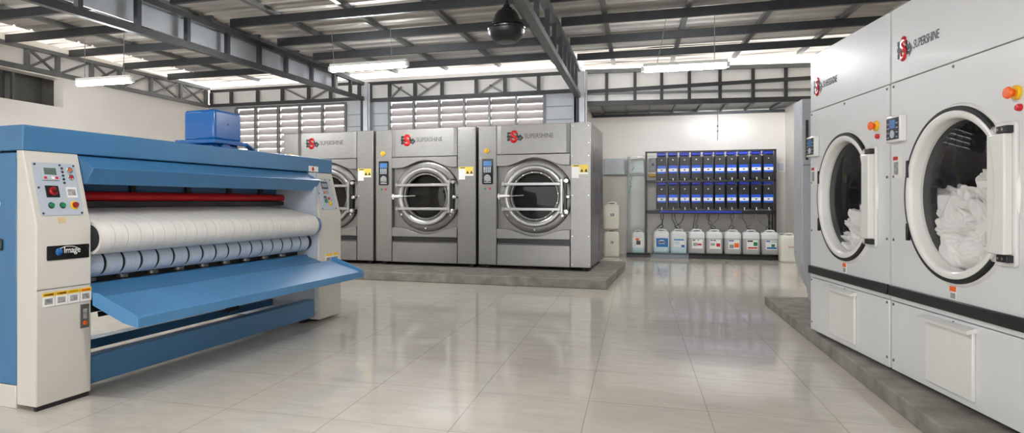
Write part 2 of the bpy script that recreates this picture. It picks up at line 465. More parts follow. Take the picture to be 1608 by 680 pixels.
def truss(name, label, axis, c, s0, s1, lo, up, posts, m, cw=.06, ch=.075, diag=None, post_w=.055, mp=None, group=None):
    """axis 'y': runs along y at x=c; axis 'x': runs along x at y=c. lo/up: functions of s"""
    P = (lambda s, z: (c, s, z)) if axis == 'y' else (lambda s, z: (s, c, z))
    root = thing(name, P(s0, 0), 0, label, 'roof truss', group)
    off = Vector(P(s0, 0))
    def L(s, z): return Vector(P(s, z))-off
    MB().bar(L(s0, lo(s0)), L(s1, lo(s1)), cw, ch).build('lower_chord', m, root)
    MB().bar(L(s0, up(s0)), L(s1, up(s1)), cw, ch*.85).build('upper_chord', m, root)
    for s in posts:
        MB().bar(L(s, lo(s)+.03), L(s, up(s)-.03), post_w, .05, up=(1, 0, 0) if axis == 'y' else (0, 1, 0)).build('post', mp or m, root)
    for (a, za, b_, zb) in (diag or []):
        MB().bar(L(a, za), L(b_, zb), .03, .03).build('brace', STEELG, root)
    return root
XT1, XT2 = -.905, -4.726
truss('roof_truss', 'grey steel truss running to the corner post, right of the black fan', 'y', XT1, 3.0, 10.86, lambda s: 2.625+.0155*s, lambda s: 2.985+.0215*s,
      [3.9, 4.65, 5.42, 6.18, 6.97, 7.59, 8.25, 8.79, 9.31, 9.89, 10.43], STEELG, .085, .07, mp=STEEL, post_w=.05)
t2 = truss('roof_truss', 'dark steel truss with silver sheet inside, above the blue ironer', 'y', XT2, 3.0, 10.86, lambda s: 2.59+.0295*s, lambda s: 2.975+.019*s,
      [3.9, 4.6, 5.31, 6.05, 6.78, 7.47, 8.15, 8.9, 9.66, 10.3], STEEL, .06, .07)
MB().add([(-.11, 0, 2.80), (-.11, 7.0, 2.93), (-.09, 7.0, 2.93), (-.09, 0, 2.80), (-.11, 0, 3.07), (-.11, 7.0, 3.17), (-.09, 7.0, 3.17), (-.09, 0, 3.07)],
         [(0,1,2,3),(7,6,5,4),(0,4,5,1),(1,5,6,2),(2,6,7,3),(3,7,4,0)]).build('backing_sheet', GALV, t2)
lo = lambda s: 2.825+.0085*s
up = lambda s: 3.02+.0215*s
ps = [5.2, 5.9, 6.94, 7.43, 8.04, 8.6, 9.31, 10.07, 10.8]
truss('roof_truss', 'grey truss along the top of the cream left wall', 'y', XL+.05, 3.0, 10.9, lo, up, ps, STEELG, .06, .06,
      [(ps[k], lo(ps[k]), ps[k+1], up(ps[k+1])) for k in range(2, 8)]+[(ps[k], up(ps[k]), ps[k+1], lo(ps[k+1])) for k in (2, 4, 6, 7)])
lo = lambda s: 2.925; up = lambda s: 3.205
ps = [-7.95, -7.5, -6.92, -6.39, -5.84, -5.39, -4.82]
truss('roof_truss', 'dark truss above the left louvred window', 'x', YB-.06, XL+.1, -4.75, lo, up, ps, STEEL, .05, .055,
      [(-6.36, 3.19, -5.86, 2.95), (-5.82, 2.95, -5.45, 3.12)])
lo = lambda s: 2.885; up = lambda s: 3.185
ps = [-4.6, -4.23, -3.75, -3.25, -2.635, -2.134, -1.56, -1.0]
truss('roof_truss', 'dark truss above the louvred window behind the washers', 'x', YB-.06, -4.66, -.93, lo, up, ps, STEEL, .05, .06,
      [(-4.2, 3.17, -3.78, 2.9), (-4.2, 2.92, -4.0, 3.1), (-3.72, 2.9, -3.28, 3.17), (-3.72, 3.17, -3.5, 3.02), (-2.6, 2.9, -2.16, 3.17), (-2.4, 3.05, -2.18, 2.92), (-1.95, 3.17, -1.6, 2.95)])
# header frame across the recess, lined with pale sheets
hd = (H1-H0); hl = hd.length; hrot = math.atan2(hd.y, hd.x)
hf = thing('header_frame', (H0.x, H0.y, 0), hrot, 'dark steel header frame lined with pale sheet above the dispenser rack', 'roof frame')
MB().box(.06, hl, -.03, .03, 2.63, 2.71).build('lower_rail', STEEL, hf)
MB().bar((.06, -.005, 2.865), (hl, -.005, 3.0), .05, .055).build('middle_rail', STEEL, hf)
MB().box(.06, hl, -.03, .03, 3.17, 3.23).build('upper_rail', STEELG, hf)
for x in (.41, .86, 1.28, 1.71, 2.18, 2.68, 3.17):
    MB().box(x-.022, x+.022, -.012, .028, 2.71, 3.17).build('post', STEEL, hf)
MB().box(.06, hl, .04, .055, 2.70, 3.25).build('lining_sheet', SHEETW, hf)
for k in range(8):
    x = .25+k*.44
    p0 = H0+hd*(x/hl); t_ = (p0.x+.86)/(XRR+.86)
    z0 = 2.842-.02*t_; z1 = 2.872-.02*t_
    tag(MB().bar((p0.x, p0.y+.06, z0-.045), (p0.x, YR-.08, z1-.045), .03, .035).build('soffit_batten', STEEL),
        'short dark batten under the recess soffit, %s from the corner post' % ['first', 'second', 'third', 'fourth', 'fifth', 'sixth', 'seventh', 'eighth'][k], 'roof batten', 'battens under the recess soffit')
tag(MB().bar((-.84, YR-.04, 2.79), (XRR-.02, YR-.04, 2.77), .05, .05).build('soffit_rail', STEEL), 'dark rail where the recess soffit meets the back wall', 'rail')
# corner posts
def cpost(x, y, lab, two=True):
    r = thing('corner_post', (x, y, 0), 0, lab, 'post')
    MB().box(-.02, .07, -.03, .05, 0, 3.2).build('flange', GALV, r, .004)
    MB().box(-.075, -.022, -.02, .04, 0, 2.9).build('web', STEEL, r, .003)
    MB().cyl((.095, -.02, 0), (.095, -.02, 3.18), .018, 14).build('conduit', GALV, r)
cpost(-.87, 10.86, 'silver steel post at the corner of the rack recess, behind the washers')
cpost(-4.70, 10.86, 'silver steel post between the two louvred windows')
tag(MB().cyl((XL-.25, 6.79, 2.432), (XL-.25, 6.79, 3.2), .055, 20).build('store_pipe', STEEL), 'dark round pipe standing in the high opening of the left wall', 'pipe')
tag(MB().box(XL-.3, XL-.26, 6.98, 7.02, 2.432, 3.2).build('store_post', STEELG), 'thin grey post beside the pipe in the left wall opening', 'post')

# ------------------------------------------------------------------ tube lights
def tube_light(cx, y, z, L, tilt, label, cords, tm=None):
    r = thing('tube_light', (cx, y, z), tilt, label, 'light', 'hanging tube lights')
    MB().box(-L/2, L/2, -.035, .035, .02, .06 if cords else .042).build('housing', WHITE2, r, .006)
    MB().cyl((-L/2+.02, 0, -.012), (L/2-.02, 0, -.012), .030, 16).build('tube', tm or TUBE, r)
    for s in (-1, 1):
        MB().box(s*(L/2)-.02, s*(L/2)+.02, -.03, .03, -.03, .03).build('end_cap', WHITE2, r, .004)
    for (a, b) in cords:
        MB().tube([(a, 0, .06), (b*.6+a*.4, 0, .06+(zs(y)-z)*.5), (b, 0, zs(y)+.02-z)], .004, 6).build('cord', PAPERG, r)
    return r
tube_light(-6.36, 6.58, 2.55, .84, 0, 'lit white tube light hung nearest the cream left wall', [(-.3, -.3), (.3, .3)])
tube_light(-3.2, 7.5, 2.735, 1.04, -.02, 'lit white tube light hung over the two washers, left of the fan', [(-.47, -.5), (.32, .30)])
tube_light(.54, 7.93, 2.60, .92, 0, 'lit white tube light hung on long cords towards the dispenser rack', [(-.3, -.2), (.32, .32)])
tube_light(-1.3, 2.4, 2.62, 1.2, 0, 'added unseen tube light over the near end of the room', [(-.4, -.4), (.4, .4)])  # extra lamp added out of frame to brighten the dryer fronts
tube_light(-5.6, 3.2, 2.62, 1.2, 0, 'added unseen tube light behind the near end of the blue ironer', [(-.4, -.4), (.4, .4)])  # extra lamp added out of frame to brighten the left wall

rl = tube_light(1.75, 11.53, 2.725, 1.2, .13, 'added unseen tube light tucked behind the header of the rack recess', [], emit('added_recess_tube', (250, 252, 255), 75.0))  # added lamp, hidden from view, that brightens the rack wall
MB().box(-.62, .62, -.052, -.044, -.062, .045).build('added_tube_shield', WHITE2, rl, .002)  # added plate keeps the hidden tube out of the floor's reflection

# ------------------------------------------------------------------ ceiling fan motor
fan = thing('ceiling_fan', (-1.14, 5.9, 2.65), 0, 'black ceiling fan motor on a rod, without blades in sight', 'fan')
MB().cyl((0, 0, .19), (0, 0, zs(5.9)+.12-2.65), .016, 16).build('downrod', BLACK, fan)
MB().lathe([(0, .215), (.03, .215), (.034, .19), (.05, .185), (.055, .165), (.085, .155), (.108, .12), (.135, .05), (.15, .02), (0, .02)], axis='z', seg=40).build('upper_housing', BLACK, fan)
MB().lathe([(0, .025), (.165, .025), (.178, .012), (.18, -.005), (.172, -.02), (0, -.02)], axis='z', seg=40).build('blade_ring', BLACKG, fan)
MB().lathe([(0, -.02), (.172, -.02), (.168, -.045), (.15, -.08), (.115, -.115), (.095, -.128), (0, -.128)], axis='z', seg=40).build('lower_housing', BLACK, fan)
MB().lathe([(0, -.138), (.06, -.136), (.082, -.128), (.085, -.12), (0, -.12)], axis='z', seg=32).build('bottom_cap', STEELG, fan)

# ------------------------------------------------------------------ concrete plinths
p = MB().prism([(-5.6, 8.14), (-.33, 7.99), (-.15, 10.55), (-5.6, 10.75)], 0, .118, 'z').build('concrete_plinth', CONC, None, .012)
tag(p, 'low grey concrete plinth under the three stainless washers', 'plinth')
p = MB().prism([(1.262, 7.26), (1.24, -1.2), (2.93, -1.2), (2.93, 7.32)], 0, .09, 'z').build('concrete_plinth', CONC, None, .008)
tag(p, 'low dark stained concrete plinth under the white dryers', 'plinth')

# ------------------------------------------------------------------ brand emblem: S on bars with an arrow
def emblem(parent, x, y, z, h, wide, txtw, txth, word, txtz, shear=0.0):
    m = MB(); th = .0012
    for (a, b_, zz) in ((.02, .30, .70), (.0, .30, .44), (.02, .30, .18)):
        m.box(x+a*wide, x+b_*wide, y-th, y, z+zz*h, z+(zz+.17)*h)
    m.box(x+.05*wide, x+.12*wide, y-th, y, z+.15*h, z+.85*h)
    m.box(x+.52*wide, x+.80*wide, y-th, y, z+.48*h, z+.60*h)
    m.box(x+.52*wide, x+.80*wide, y-th, y, z+.22*h, z+.34*h)
    m.box(x+.60*wide, x+.67*wide, y-th, y, z+.22*h, z+.78*h)
    m.box(x+.05*wide, x+.82*wide, y-th, y, z+.37*h, z+.49*h)
    m.prism([(x+.78*wide, z+.10*h), (x+1.0*wide, z+.40*h), (x+.78*wide, z+.70*h), (x+.78*wide, z+.54*h), (x+.86*wide, z+.40*h), (x+.78*wide, z+.26*h)], y-th, y, 'y')
    m.build('emblem_bars', INK, parent)
    text('emblem_letter', 'S', REDP, parent, x+.22*wide, y-.003, z, h, .42*wide, bold=.05)
    text('lettering', word, INKG, parent, x+1.06*wide, y-.0012, txtz, txth, txtw, bold=-.004, shear=shear)

# ------------------------------------------------------------------ stainless washers (local: x right, y back, z up from the plinth)
WW = 1.56
def make_washer(label):
    R = thing('washer_extractor', (0, 0, .118), 0, label, 'washing machine', 'stainless washers on the concrete plinth')
    CX, CZ = .80, 1.012
    m = MB(); m.box(.01, WW-.01, .10, 1.55, .05, 2.0)
    m.build('body', STAIN, R, .006)
    s = MB(); s.box(.06, WW-.06, .08, 1.5, .035, .05)
    s.build('base_frame', RUBBER, R)
    for (x, y) in ((.1, .12), (WW-.1, .12), (.1, 1.45), (WW-.1, 1.45)):
        MB().cyl((x, y, 0), (x, y, .036), .05, 16).build('foot', RUBBER, R)
    MB().box(.0, .262, 0, .10, .05, 2.0).build('left_column', STAIN, R, .006)
    MB().box(1.288, WW, 0, .10, .05, 2.0).build('right_column', STAIN, R, .006)
    MB().prism([(.266, 0.0), (.266, .10), (1.284, .10), (1.284, 0.0), (1.235, -.018), (.33, -.018)], 1.592, 1.995, 'z').build('header_panel', STAIN, R, .004, smooth=8)
    # brow with an arched lower edge, lip with a matching dip
    def arch(dx):
        a = abs(dx)/.40
        return 0 if a >= 1 else (.5*(1+math.cos(PI*a)))**.8
    xs_ = [CX-.40+.80*k/40 for k in range(41)]
    pts = [(.266, 1.586), (.266, 1.428)]+[(x, 1.428+.108*arch(x-CX)) for x in xs_]+[(1.284, 1.428), (1.284, 1.586)]
    MB().prism(pts, -.012, .10, 'y').build('brow_panel', STAIN, R, .006)
    pts = [(.266, .42), (.266, .556)]+[(x, .556-.094*arch(x-CX)) for x in xs_]+[(1.284, .556), (1.284, .42)]
    MB().prism(pts, -.012, .10, 'y').build('lower_lip', STAIN, R, .006)
    MB().box(.27, 1.28, .04, .10, .335, .418).build('slot', BLACK, R)
    MB().prism([(.0, .05), (.0, .335), (-.008, .352), (.03, .352), (.10, .05)], .27, 1.28, 'x').build('kick_panel', STAIN, R, .003, smooth=8)
    m = MB().holeplate(.266, 1.284, .42, 1.586, .075, .10, CX, CZ, .40)
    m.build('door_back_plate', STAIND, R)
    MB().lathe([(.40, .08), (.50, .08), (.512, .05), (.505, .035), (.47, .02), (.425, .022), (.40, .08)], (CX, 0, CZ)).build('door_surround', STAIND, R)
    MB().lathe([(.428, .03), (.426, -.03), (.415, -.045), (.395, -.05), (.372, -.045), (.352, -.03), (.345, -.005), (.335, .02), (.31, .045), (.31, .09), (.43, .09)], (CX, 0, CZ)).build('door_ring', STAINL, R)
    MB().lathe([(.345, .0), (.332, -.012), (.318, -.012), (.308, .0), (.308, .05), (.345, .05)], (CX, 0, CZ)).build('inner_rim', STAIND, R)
    MB().lathe([(0, .03), (.15, .034), (.31, .045), (.31, .048), (.15, .037), (0, .033)], (CX, 0, CZ)).build('door_glass', GLASSW, R)
    MB().lathe([(.312, .09), (.312, .5), (0, .5), (0, .497), (.309, .497), (.309, .09)], (CX, 0, CZ)).build('drum', DARKIN, R)
    # three screws on the flange
    for a in (215, 270, 325):
        x, z = CX+.465*math.cos(math.radians(a)), CZ+.465*math.sin(math.radians(a))
        MB().cyl((x, .03, z), (x, -.004, z), .014, 12).build('flange_screw', CHROME, R)
    for k in range(16):
        a = 2*PI*k/16+.1
        MB().cyl((CX+.326*math.cos(a), 0, CZ+.326*math.sin(a)), (CX+.326*math.cos(a), -.018, CZ+.326*math.sin(a)), .006, 8).build('rim_bolt', CHROME, R)
    # cross bars, hinge post, locking lever
    for z in (1.175, .832):
        MB().box(.372, 1.17, -.095, -.065, z-.021, z+.021).build('cross_bar', STAINL, R, .006)
        MB().box(.36, .40, -.10, .04, z-.027, z+.027).build('bar_bracket', STAINL, R, .005)
    MB().box(1.168, 1.202, -.10, -.06, .77, 1.245).build('hinge_post', STAINL, R, .006)
    MB().box(1.205, 1.242, -.06, .076, .76, 1.26).build('hinge_backing', BLACK, R, .004)
    for z in (1.215, .79):
        MB().box(1.15, 1.25, -.075, -.045, z-.018, z+.018).build('hinge_arm', STAINL, R, .006)
        MB().lathe([(0, -.085), (.024, -.085), (.028, -.08), (.028, -.04), (0, -.04)], (1.245, 0, z), seg=20).build('hinge_pin', CHROME, R)
    MB().lathe([(0, -.09), (.024, -.085), (.03, -.07), (.022, -.04), (.022, .03), (0, .03)], (1.262, 0, 1.0), seg=20).build('lock_knob', CHROME, R)
    MB().lathe([(0, -.10), (.03, -.095), (.038, -.075), (.03, -.05), (.03, .03), (0, .03)], (1.238, 0, .80), seg=20).build('lock_knob', CHROME, R)
    lv = MB(); lv.tube([(.30, -.07, 1.005), (.34, -.075, 1.01), (.42, -.075, 1.012), (.47, -.072, 1.012)], [.02, .022, .02, .012], 12)
    lv.tube([(.31, -.07, 1.045), (.318, -.07, .97)], .014, 10)
    lv.build('lever', PAPER, R)
    MB().cyl((.46, -.072, 1.012), (.66, -.06, 1.02), .009, 10).build('lever_rod', STAINL, R)
    # controls
    pz0, pz1 = 1.18, 1.535
    cp = MB().prism(roundrect(.055, .212, pz0, pz1, .012), -.014, .0, 'y').build('control_panel', BLACKG, R, .003)
    MB().box(.075, .192, -.017, -.014, 1.435, 1.505).build('screen', LCDB, cp)
    for i in range(4):
        for j in range(4):
            MB().box(.08+.028*i, .10+.028*i, -.017, -.014, 1.345+.021*j, 1.36+.021*j).build('key', LGREY, cp)
    MB().prism(circ(.134, 1.265, .05, 24), -.0165, -.014, 'y').build('dial', PAPERG, cp)
    for z in (1.20, 1.225):
        MB().box(.085, .185, -.0165, -.014, z, z+.012).build('key', LGREY, cp)
    e = MB().lathe([(0, -.02), (.034, -.02), (.036, 0), (0, 0)], (.122, 0, 1.648), seg=24).build('emergency_stop', YELLOW, R)
    MB().lathe([(0, -.04), (.016, -.04), (.02, -.032), (.014, -.018), (0, -.018)], (.122, 0, 1.648), seg=20).build('stop_button', YELLOW, e)
    MB().lathe([(0, -.014), (.013, -.012), (.015, 0), (0, 0)], (.098, 0, 1.118), seg=16).build('start_button', GREEN, R)
    MB().lathe([(0, -.014), (.013, -.012), (.015, 0), (0, 0)], (.165, 0, 1.118), seg=16).build('halt_button', REDP, R)
    wl = MB().box(1.305, 1.525, -.0015, 0, 1.30, 1.43); wl.box(1.305, 1.40, -.0015, 0, 1.25, 1.30)
    wl = wl.build('warning_label', PAPER, R)
    MB().box(1.305, 1.525, -.0025, -.0015, 1.40, 1.43).box(1.41, 1.525, -.0025, -.0015, 1.325, 1.40).build('yellow_field', LABY, wl)
    tri = MB()
    for x in (1.44, 1.495):
        tri.prism([(x-.022, 1.332), (x+.022, 1.332), (x, 1.378)], -.0035, -.0025, 'y')
    tri.build('warning_triangle', INK, wl)
    MB().box(1.33, 1.40, -.0035, -.0025, 1.41, 1.422).build('printed_line', INKG, wl)
    for x in (.03, .235, 1.315, 1.53):
        for z in (.09, .47, 1.02, 1.55, 1.72, 1.95):
            if .2 < x < .3 and z in (1.02, 1.55): continue
            MB().lathe([(0, -.003), (.006, -.003), (.007, 0), (0, 0)], (x, 0, z), seg=10).build('panel_screw', CHROME, R)
    emblem(R, .415, -.0185, 1.745, .175, .235, .395, .062, 'SUPERSHINE', 1.805)
    # right side panels
    sd = MB()
    for (y0, y1, z0, z1) in ((.35, .95, 1.35, 1.7), (.35, .95, .75, 1.27), (1.0, 1.5, .75, 1.27), (1.0, 1.5, .2, .68)):
        sd.box(WW-.012, WW-.002, y0, y1, z0, z1)
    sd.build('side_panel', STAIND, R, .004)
    return R
wa = math.atan2(-.0573, .9984)
def wpos(k):   # lower-left front corner of washer k counted from the right
    q = Vector((-.569, 8.837))+Vector((-.99836, .05728))*(WW+1.6*k)
    return (q.x, q.y, .118)
W0 = make_washer('stainless washer on the plinth, rightmost of three, its side facing the jugs')
W0.location = wpos(0); W0.rotation_euler = (0, 0, wa)
dup(W0, wpos(1), wa, 'stainless washer in the middle of the row of three')
dup(W0, wpos(2), wa, 'stainless washer partly hidden behind the end of the blue ironer')

# ------------------------------------------------------------------ white dryers
DW = 1.155
def make_dryer(label):
    R = thing('tumble_dryer', (0, 0, .09), 0, label, 'tumble dryer', 'white dryers on the concrete plinth')
    CX, CZ = .60, .992        # local z is measured from the plinth
    MB().box(0, DW, 1.17, 1.2, .025, 2.03).box(0, DW, .03, 1.17, 1.626, 2.03).box(0, DW, .03, 1.17, .025, .42).box(0, .03, .03, 1.17, .42, 1.626).box(DW-.03, DW, .03, 1.17, .42, 1.626).build('body', WHITE, R, .004)
    for (x, y) in ((.08, .12), (DW-.08, .12), (.08, 1.1), (DW-.08, 1.1)):
        MB().cyl((x, y, 0), (x, y, .027), .04, 14).build('foot', RUBBER, R)
    MB().box(.0, DW, 0, .03, 1.624, 2.03).build('top_panel', WHITE, R, .004)
    MB().holeplate(0, DW, .412, 1.618, 0, .03, CX, CZ, .372).build('front_panel', WHITE, R)
    MB().box(0, DW, 0, .03, .025, .406).build('lower_panel', WHITE, R, .004)
    MB().box(-.002, DW+.002, -.018, .0, .437, .495).build('black_strip', BLACK, R, .004)
    # surround, gasket, door
    srr = MB()
    srr.lathe([(.372, 0), (.372, -.012), (.424, -.012), (.430, 0)], (CX, 0, CZ), seg=80)
    srr.build('door_surround', WHITE2, R)
    MB().prism(roundrect(.84, 1.022, CZ-.30, CZ+.30, .02), -.0135, 0, 'y').build('latch_plate', WHITE2, R, .003)
    MB().lathe([(.390, -.012), (.392, -.026), (.412, -.026), (.416, -.012)], (CX, 0, CZ), seg=64, a0=math.radians(44), a1=math.radians(316)).build('gasket', RUBBER, R)
    MB().lathe([(.397, -.010), (.398, -.022), (.393, -.029), (.386, -.031), (.368, -.029), (.361, -.023), (.357, -.010), (.352, .034), (.372, .034), (.372, -.010)], (CX, 0, CZ), seg=80).build('door_ring', WHITE2, R)
    # door handle plate: left edge follows the ring
    pl = []
    for k in range(13):
        t = math.radians(-40+80*k/12)
        pl.append((CX+.335*math.cos(t*.75)+.005, CZ+.389*math.sin(t)))
    pl = [(1.005, CZ-.25)]+[(1.005, CZ+.25)]+list(reversed(pl))
    MB().prism(pl, -.046, -.012, 'y').build('handle_plate', WHITE2, R, .006)
    for s in (-1, 1):
        lt_ = MB().box(.945, 1.010, -.040, -.01, CZ+s*.267-.015, CZ+s*.267+.015).build('latch', BLACK, R, .003)
        for x in (.957, .985):
            MB().cyl((x, -.040, CZ+s*.267), (x, -.0415, CZ+s*.267), .006, 10).build('latch_screw', CHROME, lt_)
    for z in (CZ+.14, CZ-.19):
        MB().box(.226, .242, -.038, -.020, z-.045, z+.045).build('hinge', BLACK, R, .003)
    MB().lathe([(0, .004), (.2, .008), (.353, .022), (.353, .026), (.2, .012), (0, .008)], (CX, 0, CZ), seg=64).build('door_glass', GLASSD, R)
    MB().lathe([(.372, .035), (.372, .10), (.46, .12), (.46, .95), (0, .95), (0, .94), (.45, .94), (.45, .13), (.37, .11), (.368, .035)], (CX, 0, CZ), seg=64).build('drum', DARKIN, R)
    MB().lathe([(0, .92), (.06, .90), (.08, .94), (0, .94)], (CX, 0, CZ), seg=24).build('drum_hub', CHROME, R)
    # lint door
    ld = MB().box(.368, .745, -.016, .0, .062, .372).build('lint_door', WHITE2, R, .004)
    MB().prism([(-.016, .372), (-.044, .366), (-.047, .380), (-.016, .392), (0, .392), (0, .372)], .355, .758, 'x').build('lint_handle', WHITE2, ld)
    # control display
    dp = MB().box(.012, .165, -.035, 0, 1.287, 1.432).build('control_box', WHITE2, R, .006)
    MB().box(.026, .151, -.038, -.035, 1.301, 1.418).build('display_face', INK, dp)
    MB().box(.062, .122, -.040, -.038, 1.36, 1.408).build('screen', LCDB, dp)
    for x in (.034, .048, .128, .140):
        for z in (1.31, 1.335, 1.36, 1.385):
            MB().box(x, x+.006, -.039, -.038, z, z+.007).build('key', LGREY, dp)
    MB().prism(circ(.093, 1.33, .022, 20), -.042, -.038, 'y').build('dial', LGREY, dp)
    e = MB().lathe([(0, -.014), (.027, -.014), (.030, -.010), (.030, 0), (0, 0)], (1.01, 0, 1.405), seg=24).build('emergency_stop', YELLOW, R)
    MB().lathe([(0, -.044), (.022, -.042), (.026, -.034), (.018, -.026), (.014, -.012), (0, -.012)], (1.01, 0, 1.405), seg=24).build('stop_button', ORANGE, e)
    MB().lathe([(0, -.018), (.012, -.016), (.015, -.008), (.015, 0), (0, 0)], (1.028, 0, 1.342), seg=20).build('start_button', REDP, R)
    lb = MB().box(.022, .118, -.0015, 0, 1.09, 1.21).build('instruction_label', PAPER, R)
    MB().box(.022, .072, -.0025, -.0015, 1.19, 1.21).build('red_heading', REDP, lb)
    MB().box(.03, .075, -.0025, -.0015, 1.11, 1.18).build('printed_lines', PAPERG, lb)
    lb = MB().box(.55, .60, -.0015, 0, .498, .560).build('warning_label', PAPER, R)
    MB().box(.55, .60, -.0025, -.0015, .536, .560).build('orange_field', ORANGE, lb)
    MB().box(.556, .594, -.0025, -.0015, .503, .530).build('printed_lines', PAPERG, lb)
    for (x, z) in [(x, z) for x in (.025, DW/2, DW-.025) for z in (.39, .08, 1.6) if not (x == DW/2 and z == .08)]+[(x, z) for x in (.025, DW-.025) for z in (.75, 1.1)]:
        MB().lathe([(0, -.004), (.007, -.004), (.008, 0), (0, 0)], (x, 0, z), seg=10).build('panel_screw', STEELG, R)
    emblem(R, .065, -.001, 1.72, .135, .155, .235, .045, 'SUPERSHINE', 1.765, shear=.15)
    return R
dA = Vector((1.242, 5.364)); du = Vector((.1143, -.99345)); da = math.atan2(du.y, du.x)
D1 = make_dryer('white tumble dryer nearer the dispenser rack, fewer linens in its drum')
D1.location = (dA.x, dA.y, .09); D1.rotation_euler = (0, 0, da)
p2 = dA+du*1.178
dup(D1, (p2.x, p2.y, .09), da, 'white tumble dryer nearest the camera, drum more than half full of linens')

def laundry(origin, top, label, seed):
    """crumpled linens lying in the drum: a folded heap standing in dryer-local space"""
    bm = bmesh.new(); N, Mm = 190, 190
    CX, CZ, DR = .60, .992, .445
    off = Vector((seed*7.3, seed*3.1, seed*5.7))
    grid = []
    for j in range(Mm+1):
        v = j/Mm
        row = []
        for i in range(N+1):
            u = i/N
            x = CX-DR+2*DR*u
            half = math.sqrt(max(1e-6, DR**2-(x-CX)**2))
            zb = CZ-half
            h = max(min(CZ+top(u), CZ+half-.03), zb+.004)
            # profile from the glass at the bottom, leaning back to the top, then away to the rear
            t = min(1, v/.72)
            z = zb+(h-zb)*t
            y = .07+.15*t**1.6
            if v > .72:
                q = (v-.72)/.28
                z = h-(h-zb)*.8*q**1.5; y = .22+.28*q
            p = Vector((x, y*.8, z))
            q = p*5.6+off
            wv = Vector((noise.noise(q*.9), noise.noise(q*.9+Vector((9, 3, 1))), noise.noise(q*.9+Vector((2, 8, 5)))))
            q = q+wv*.75
            f1 = abs(noise.noise(q)); f2 = abs(noise.noise(q*1.9+Vector((4, 4, 4))+wv)); f3 = abs(noise.noise(q*3.9+Vector((1, 7, 2))+wv*2))
            d = .17*f1+.10*f2+.045*f3-.035
            e = max(0, min(1, (half-abs(z-CZ))/.05))
            z2 = z+d*.75*(.25+.75*t)*e
            y2 = max(.036, y-d*(1-.5*v))
            lim = math.sqrt(max(1e-6, DR**2-(x-CX)**2))
            x = x+(.11*noise.noise(q*.8+Vector((11, 5, 3)))+.05*noise.noise(q*2+Vector((5, 9, 1))))*e*min(1, t*1.5)
            lim = math.sqrt(max(1e-6, DR**2-(x-CX)**2))
            row.append(bm.verts.new((x, y2, max(CZ-lim, min(CZ+lim, z2)))))
        grid.append(row)
    ok = []
    for i in range(N+1):
        x_ = -DR+2*DR*i/N
        ok.append(top(i/N) > -math.sqrt(max(1e-6, DR**2-x_**2))+.02)
    for j in range(Mm):
        for i in range(N):
            if ok[i] and ok[i+1]:
                bm.faces.new((grid[j][i], grid[j][i+1], grid[j+1][i+1], grid[j+1][i]))
    bmesh.ops.delete(bm, geom=[v_ for v_ in bm.verts if not v_.link_faces], context='VERTS')
    bmesh.ops.recalc_face_normals(bm, faces=bm.faces)
    for f_ in bm.faces: f_.smooth = True
    me = bpy.data.meshes.new('laundry'); bm.to_mesh(me); bm.free(); me.materials.append(LINEN)
    o = bpy.data.objects.new('laundry', me); COL.objects.link(o)
    sm = o.modifiers.new('soften', 'SMOOTH'); sm.factor = .5; sm.iterations = 2
    o.location = (origin[0], origin[1], .09); o.rotation_euler = (0, 0, da)
    tag(o, label, 'laundry', None, 'stuff')
laundry(dA, lambda u: -.28+.40*min(1, max(0, (u-.10)/.5))+.025*math.sin(u*14), 'crumpled white linens filling the lower drum of the dryer nearer the rack', 3)
laundry(p2, lambda u: .0+.18*min(1, max(0, (u-.2)/.4))-.06*max(0, u-.8)*5+.02*math.sin(u*16), 'crumpled white linens heaped high in the drum of the nearest dryer', 8)

# metal housing beyond the dryers
pf = [(.75, .0), (.75, 1.92), (0, 1.92), (0, .46), (.02, .34), (.06, .22), (.11, .12), (.13, .0)]
hs = thing('galvanised_housing', (1.49, 6.75, .09), 0, 'tall galvanised metal housing with a curved foot, standing beyond the far dryer', 'metal housing')
MB().prism(pf, 0, .32, 'y').build('casing', GALV, hs, .006)
MB().box(.008, .742, -.006, 0, 1.30, 1.306).build('seam', STEELG, hs)
MB().box(.03, .05, -.02, .0, 1.35, 1.72).build('grille', STEEL, hs)
MB().box(.09, .15, -.05, .05, 0, .10).build('foot', RUBBER, hs, .01)

# ------------------------------------------------------------------ flatwork ironer (local: x along the front, y back, z up)
IL = 2.97
iron = thing('flatwork_ironer', (-2.874, 2.541, 0), math.atan2(.9962, .0867), 'large blue and beige flatwork ironer with white rollers and a blue tray', 'ironing machine')
BEND, TOPV, TOPZ = .93, .10, 1.312
side = [(0, .02), (0, BEND), (TOPV, TOPZ), (.142, TOPZ), (.142, .02)]
TILT = -math.atan2(TOPV, TOPZ-BEND)
def end_panel(x0, x1, name):
    o = MB().prism(side, x0, x1, 'x').build(name, CREAM, iron, .006)
    return o
ep = end_panel(0, .315, 'near_end_panel')
MB().box(.002, .313, -.002, 0, .604, .607).build('panel_seam', STEELG, ep)
MB().box(.001, .30, .0, .02, 0, .02).build('shadow_gap', RUBBER, ep)
fp = end_panel(2.60, IL, 'far_end_panel')
MB().box(2.60, IL, .142, 1.0, .02, 1.31).build('far_side_cover', LGREY, iron, .004)
MB().box(2.56, 2.60, .02, .95, .10, 1.30).build('far_inner_plate', LGREY, iron, .003)
MB().box(2.63, 2.72, .06, .14, .0, .02).build('far_foot', RUBBER, iron)
MB().box(2.52, 2.62, .10, .16, .0, .06).build('far_foot', RUBBER, iron)
bs = MB().box(0, .30, .142, 1.02, .118, 1.302).build('near_side_cover', BLUE, iron, .006)
MB().box(-.012, 0, .24, .40, .80, .86).build('side_handle', BLACK, bs, .006)
MB().box(-.004, 0, .262, .45, 1.03, 1.05).build('side_badge', PAPER, bs)
vt = MB()
for k in range(8): vt.box(-.006, 0, .262, .5, .30+.03*k, .313+.03*k)
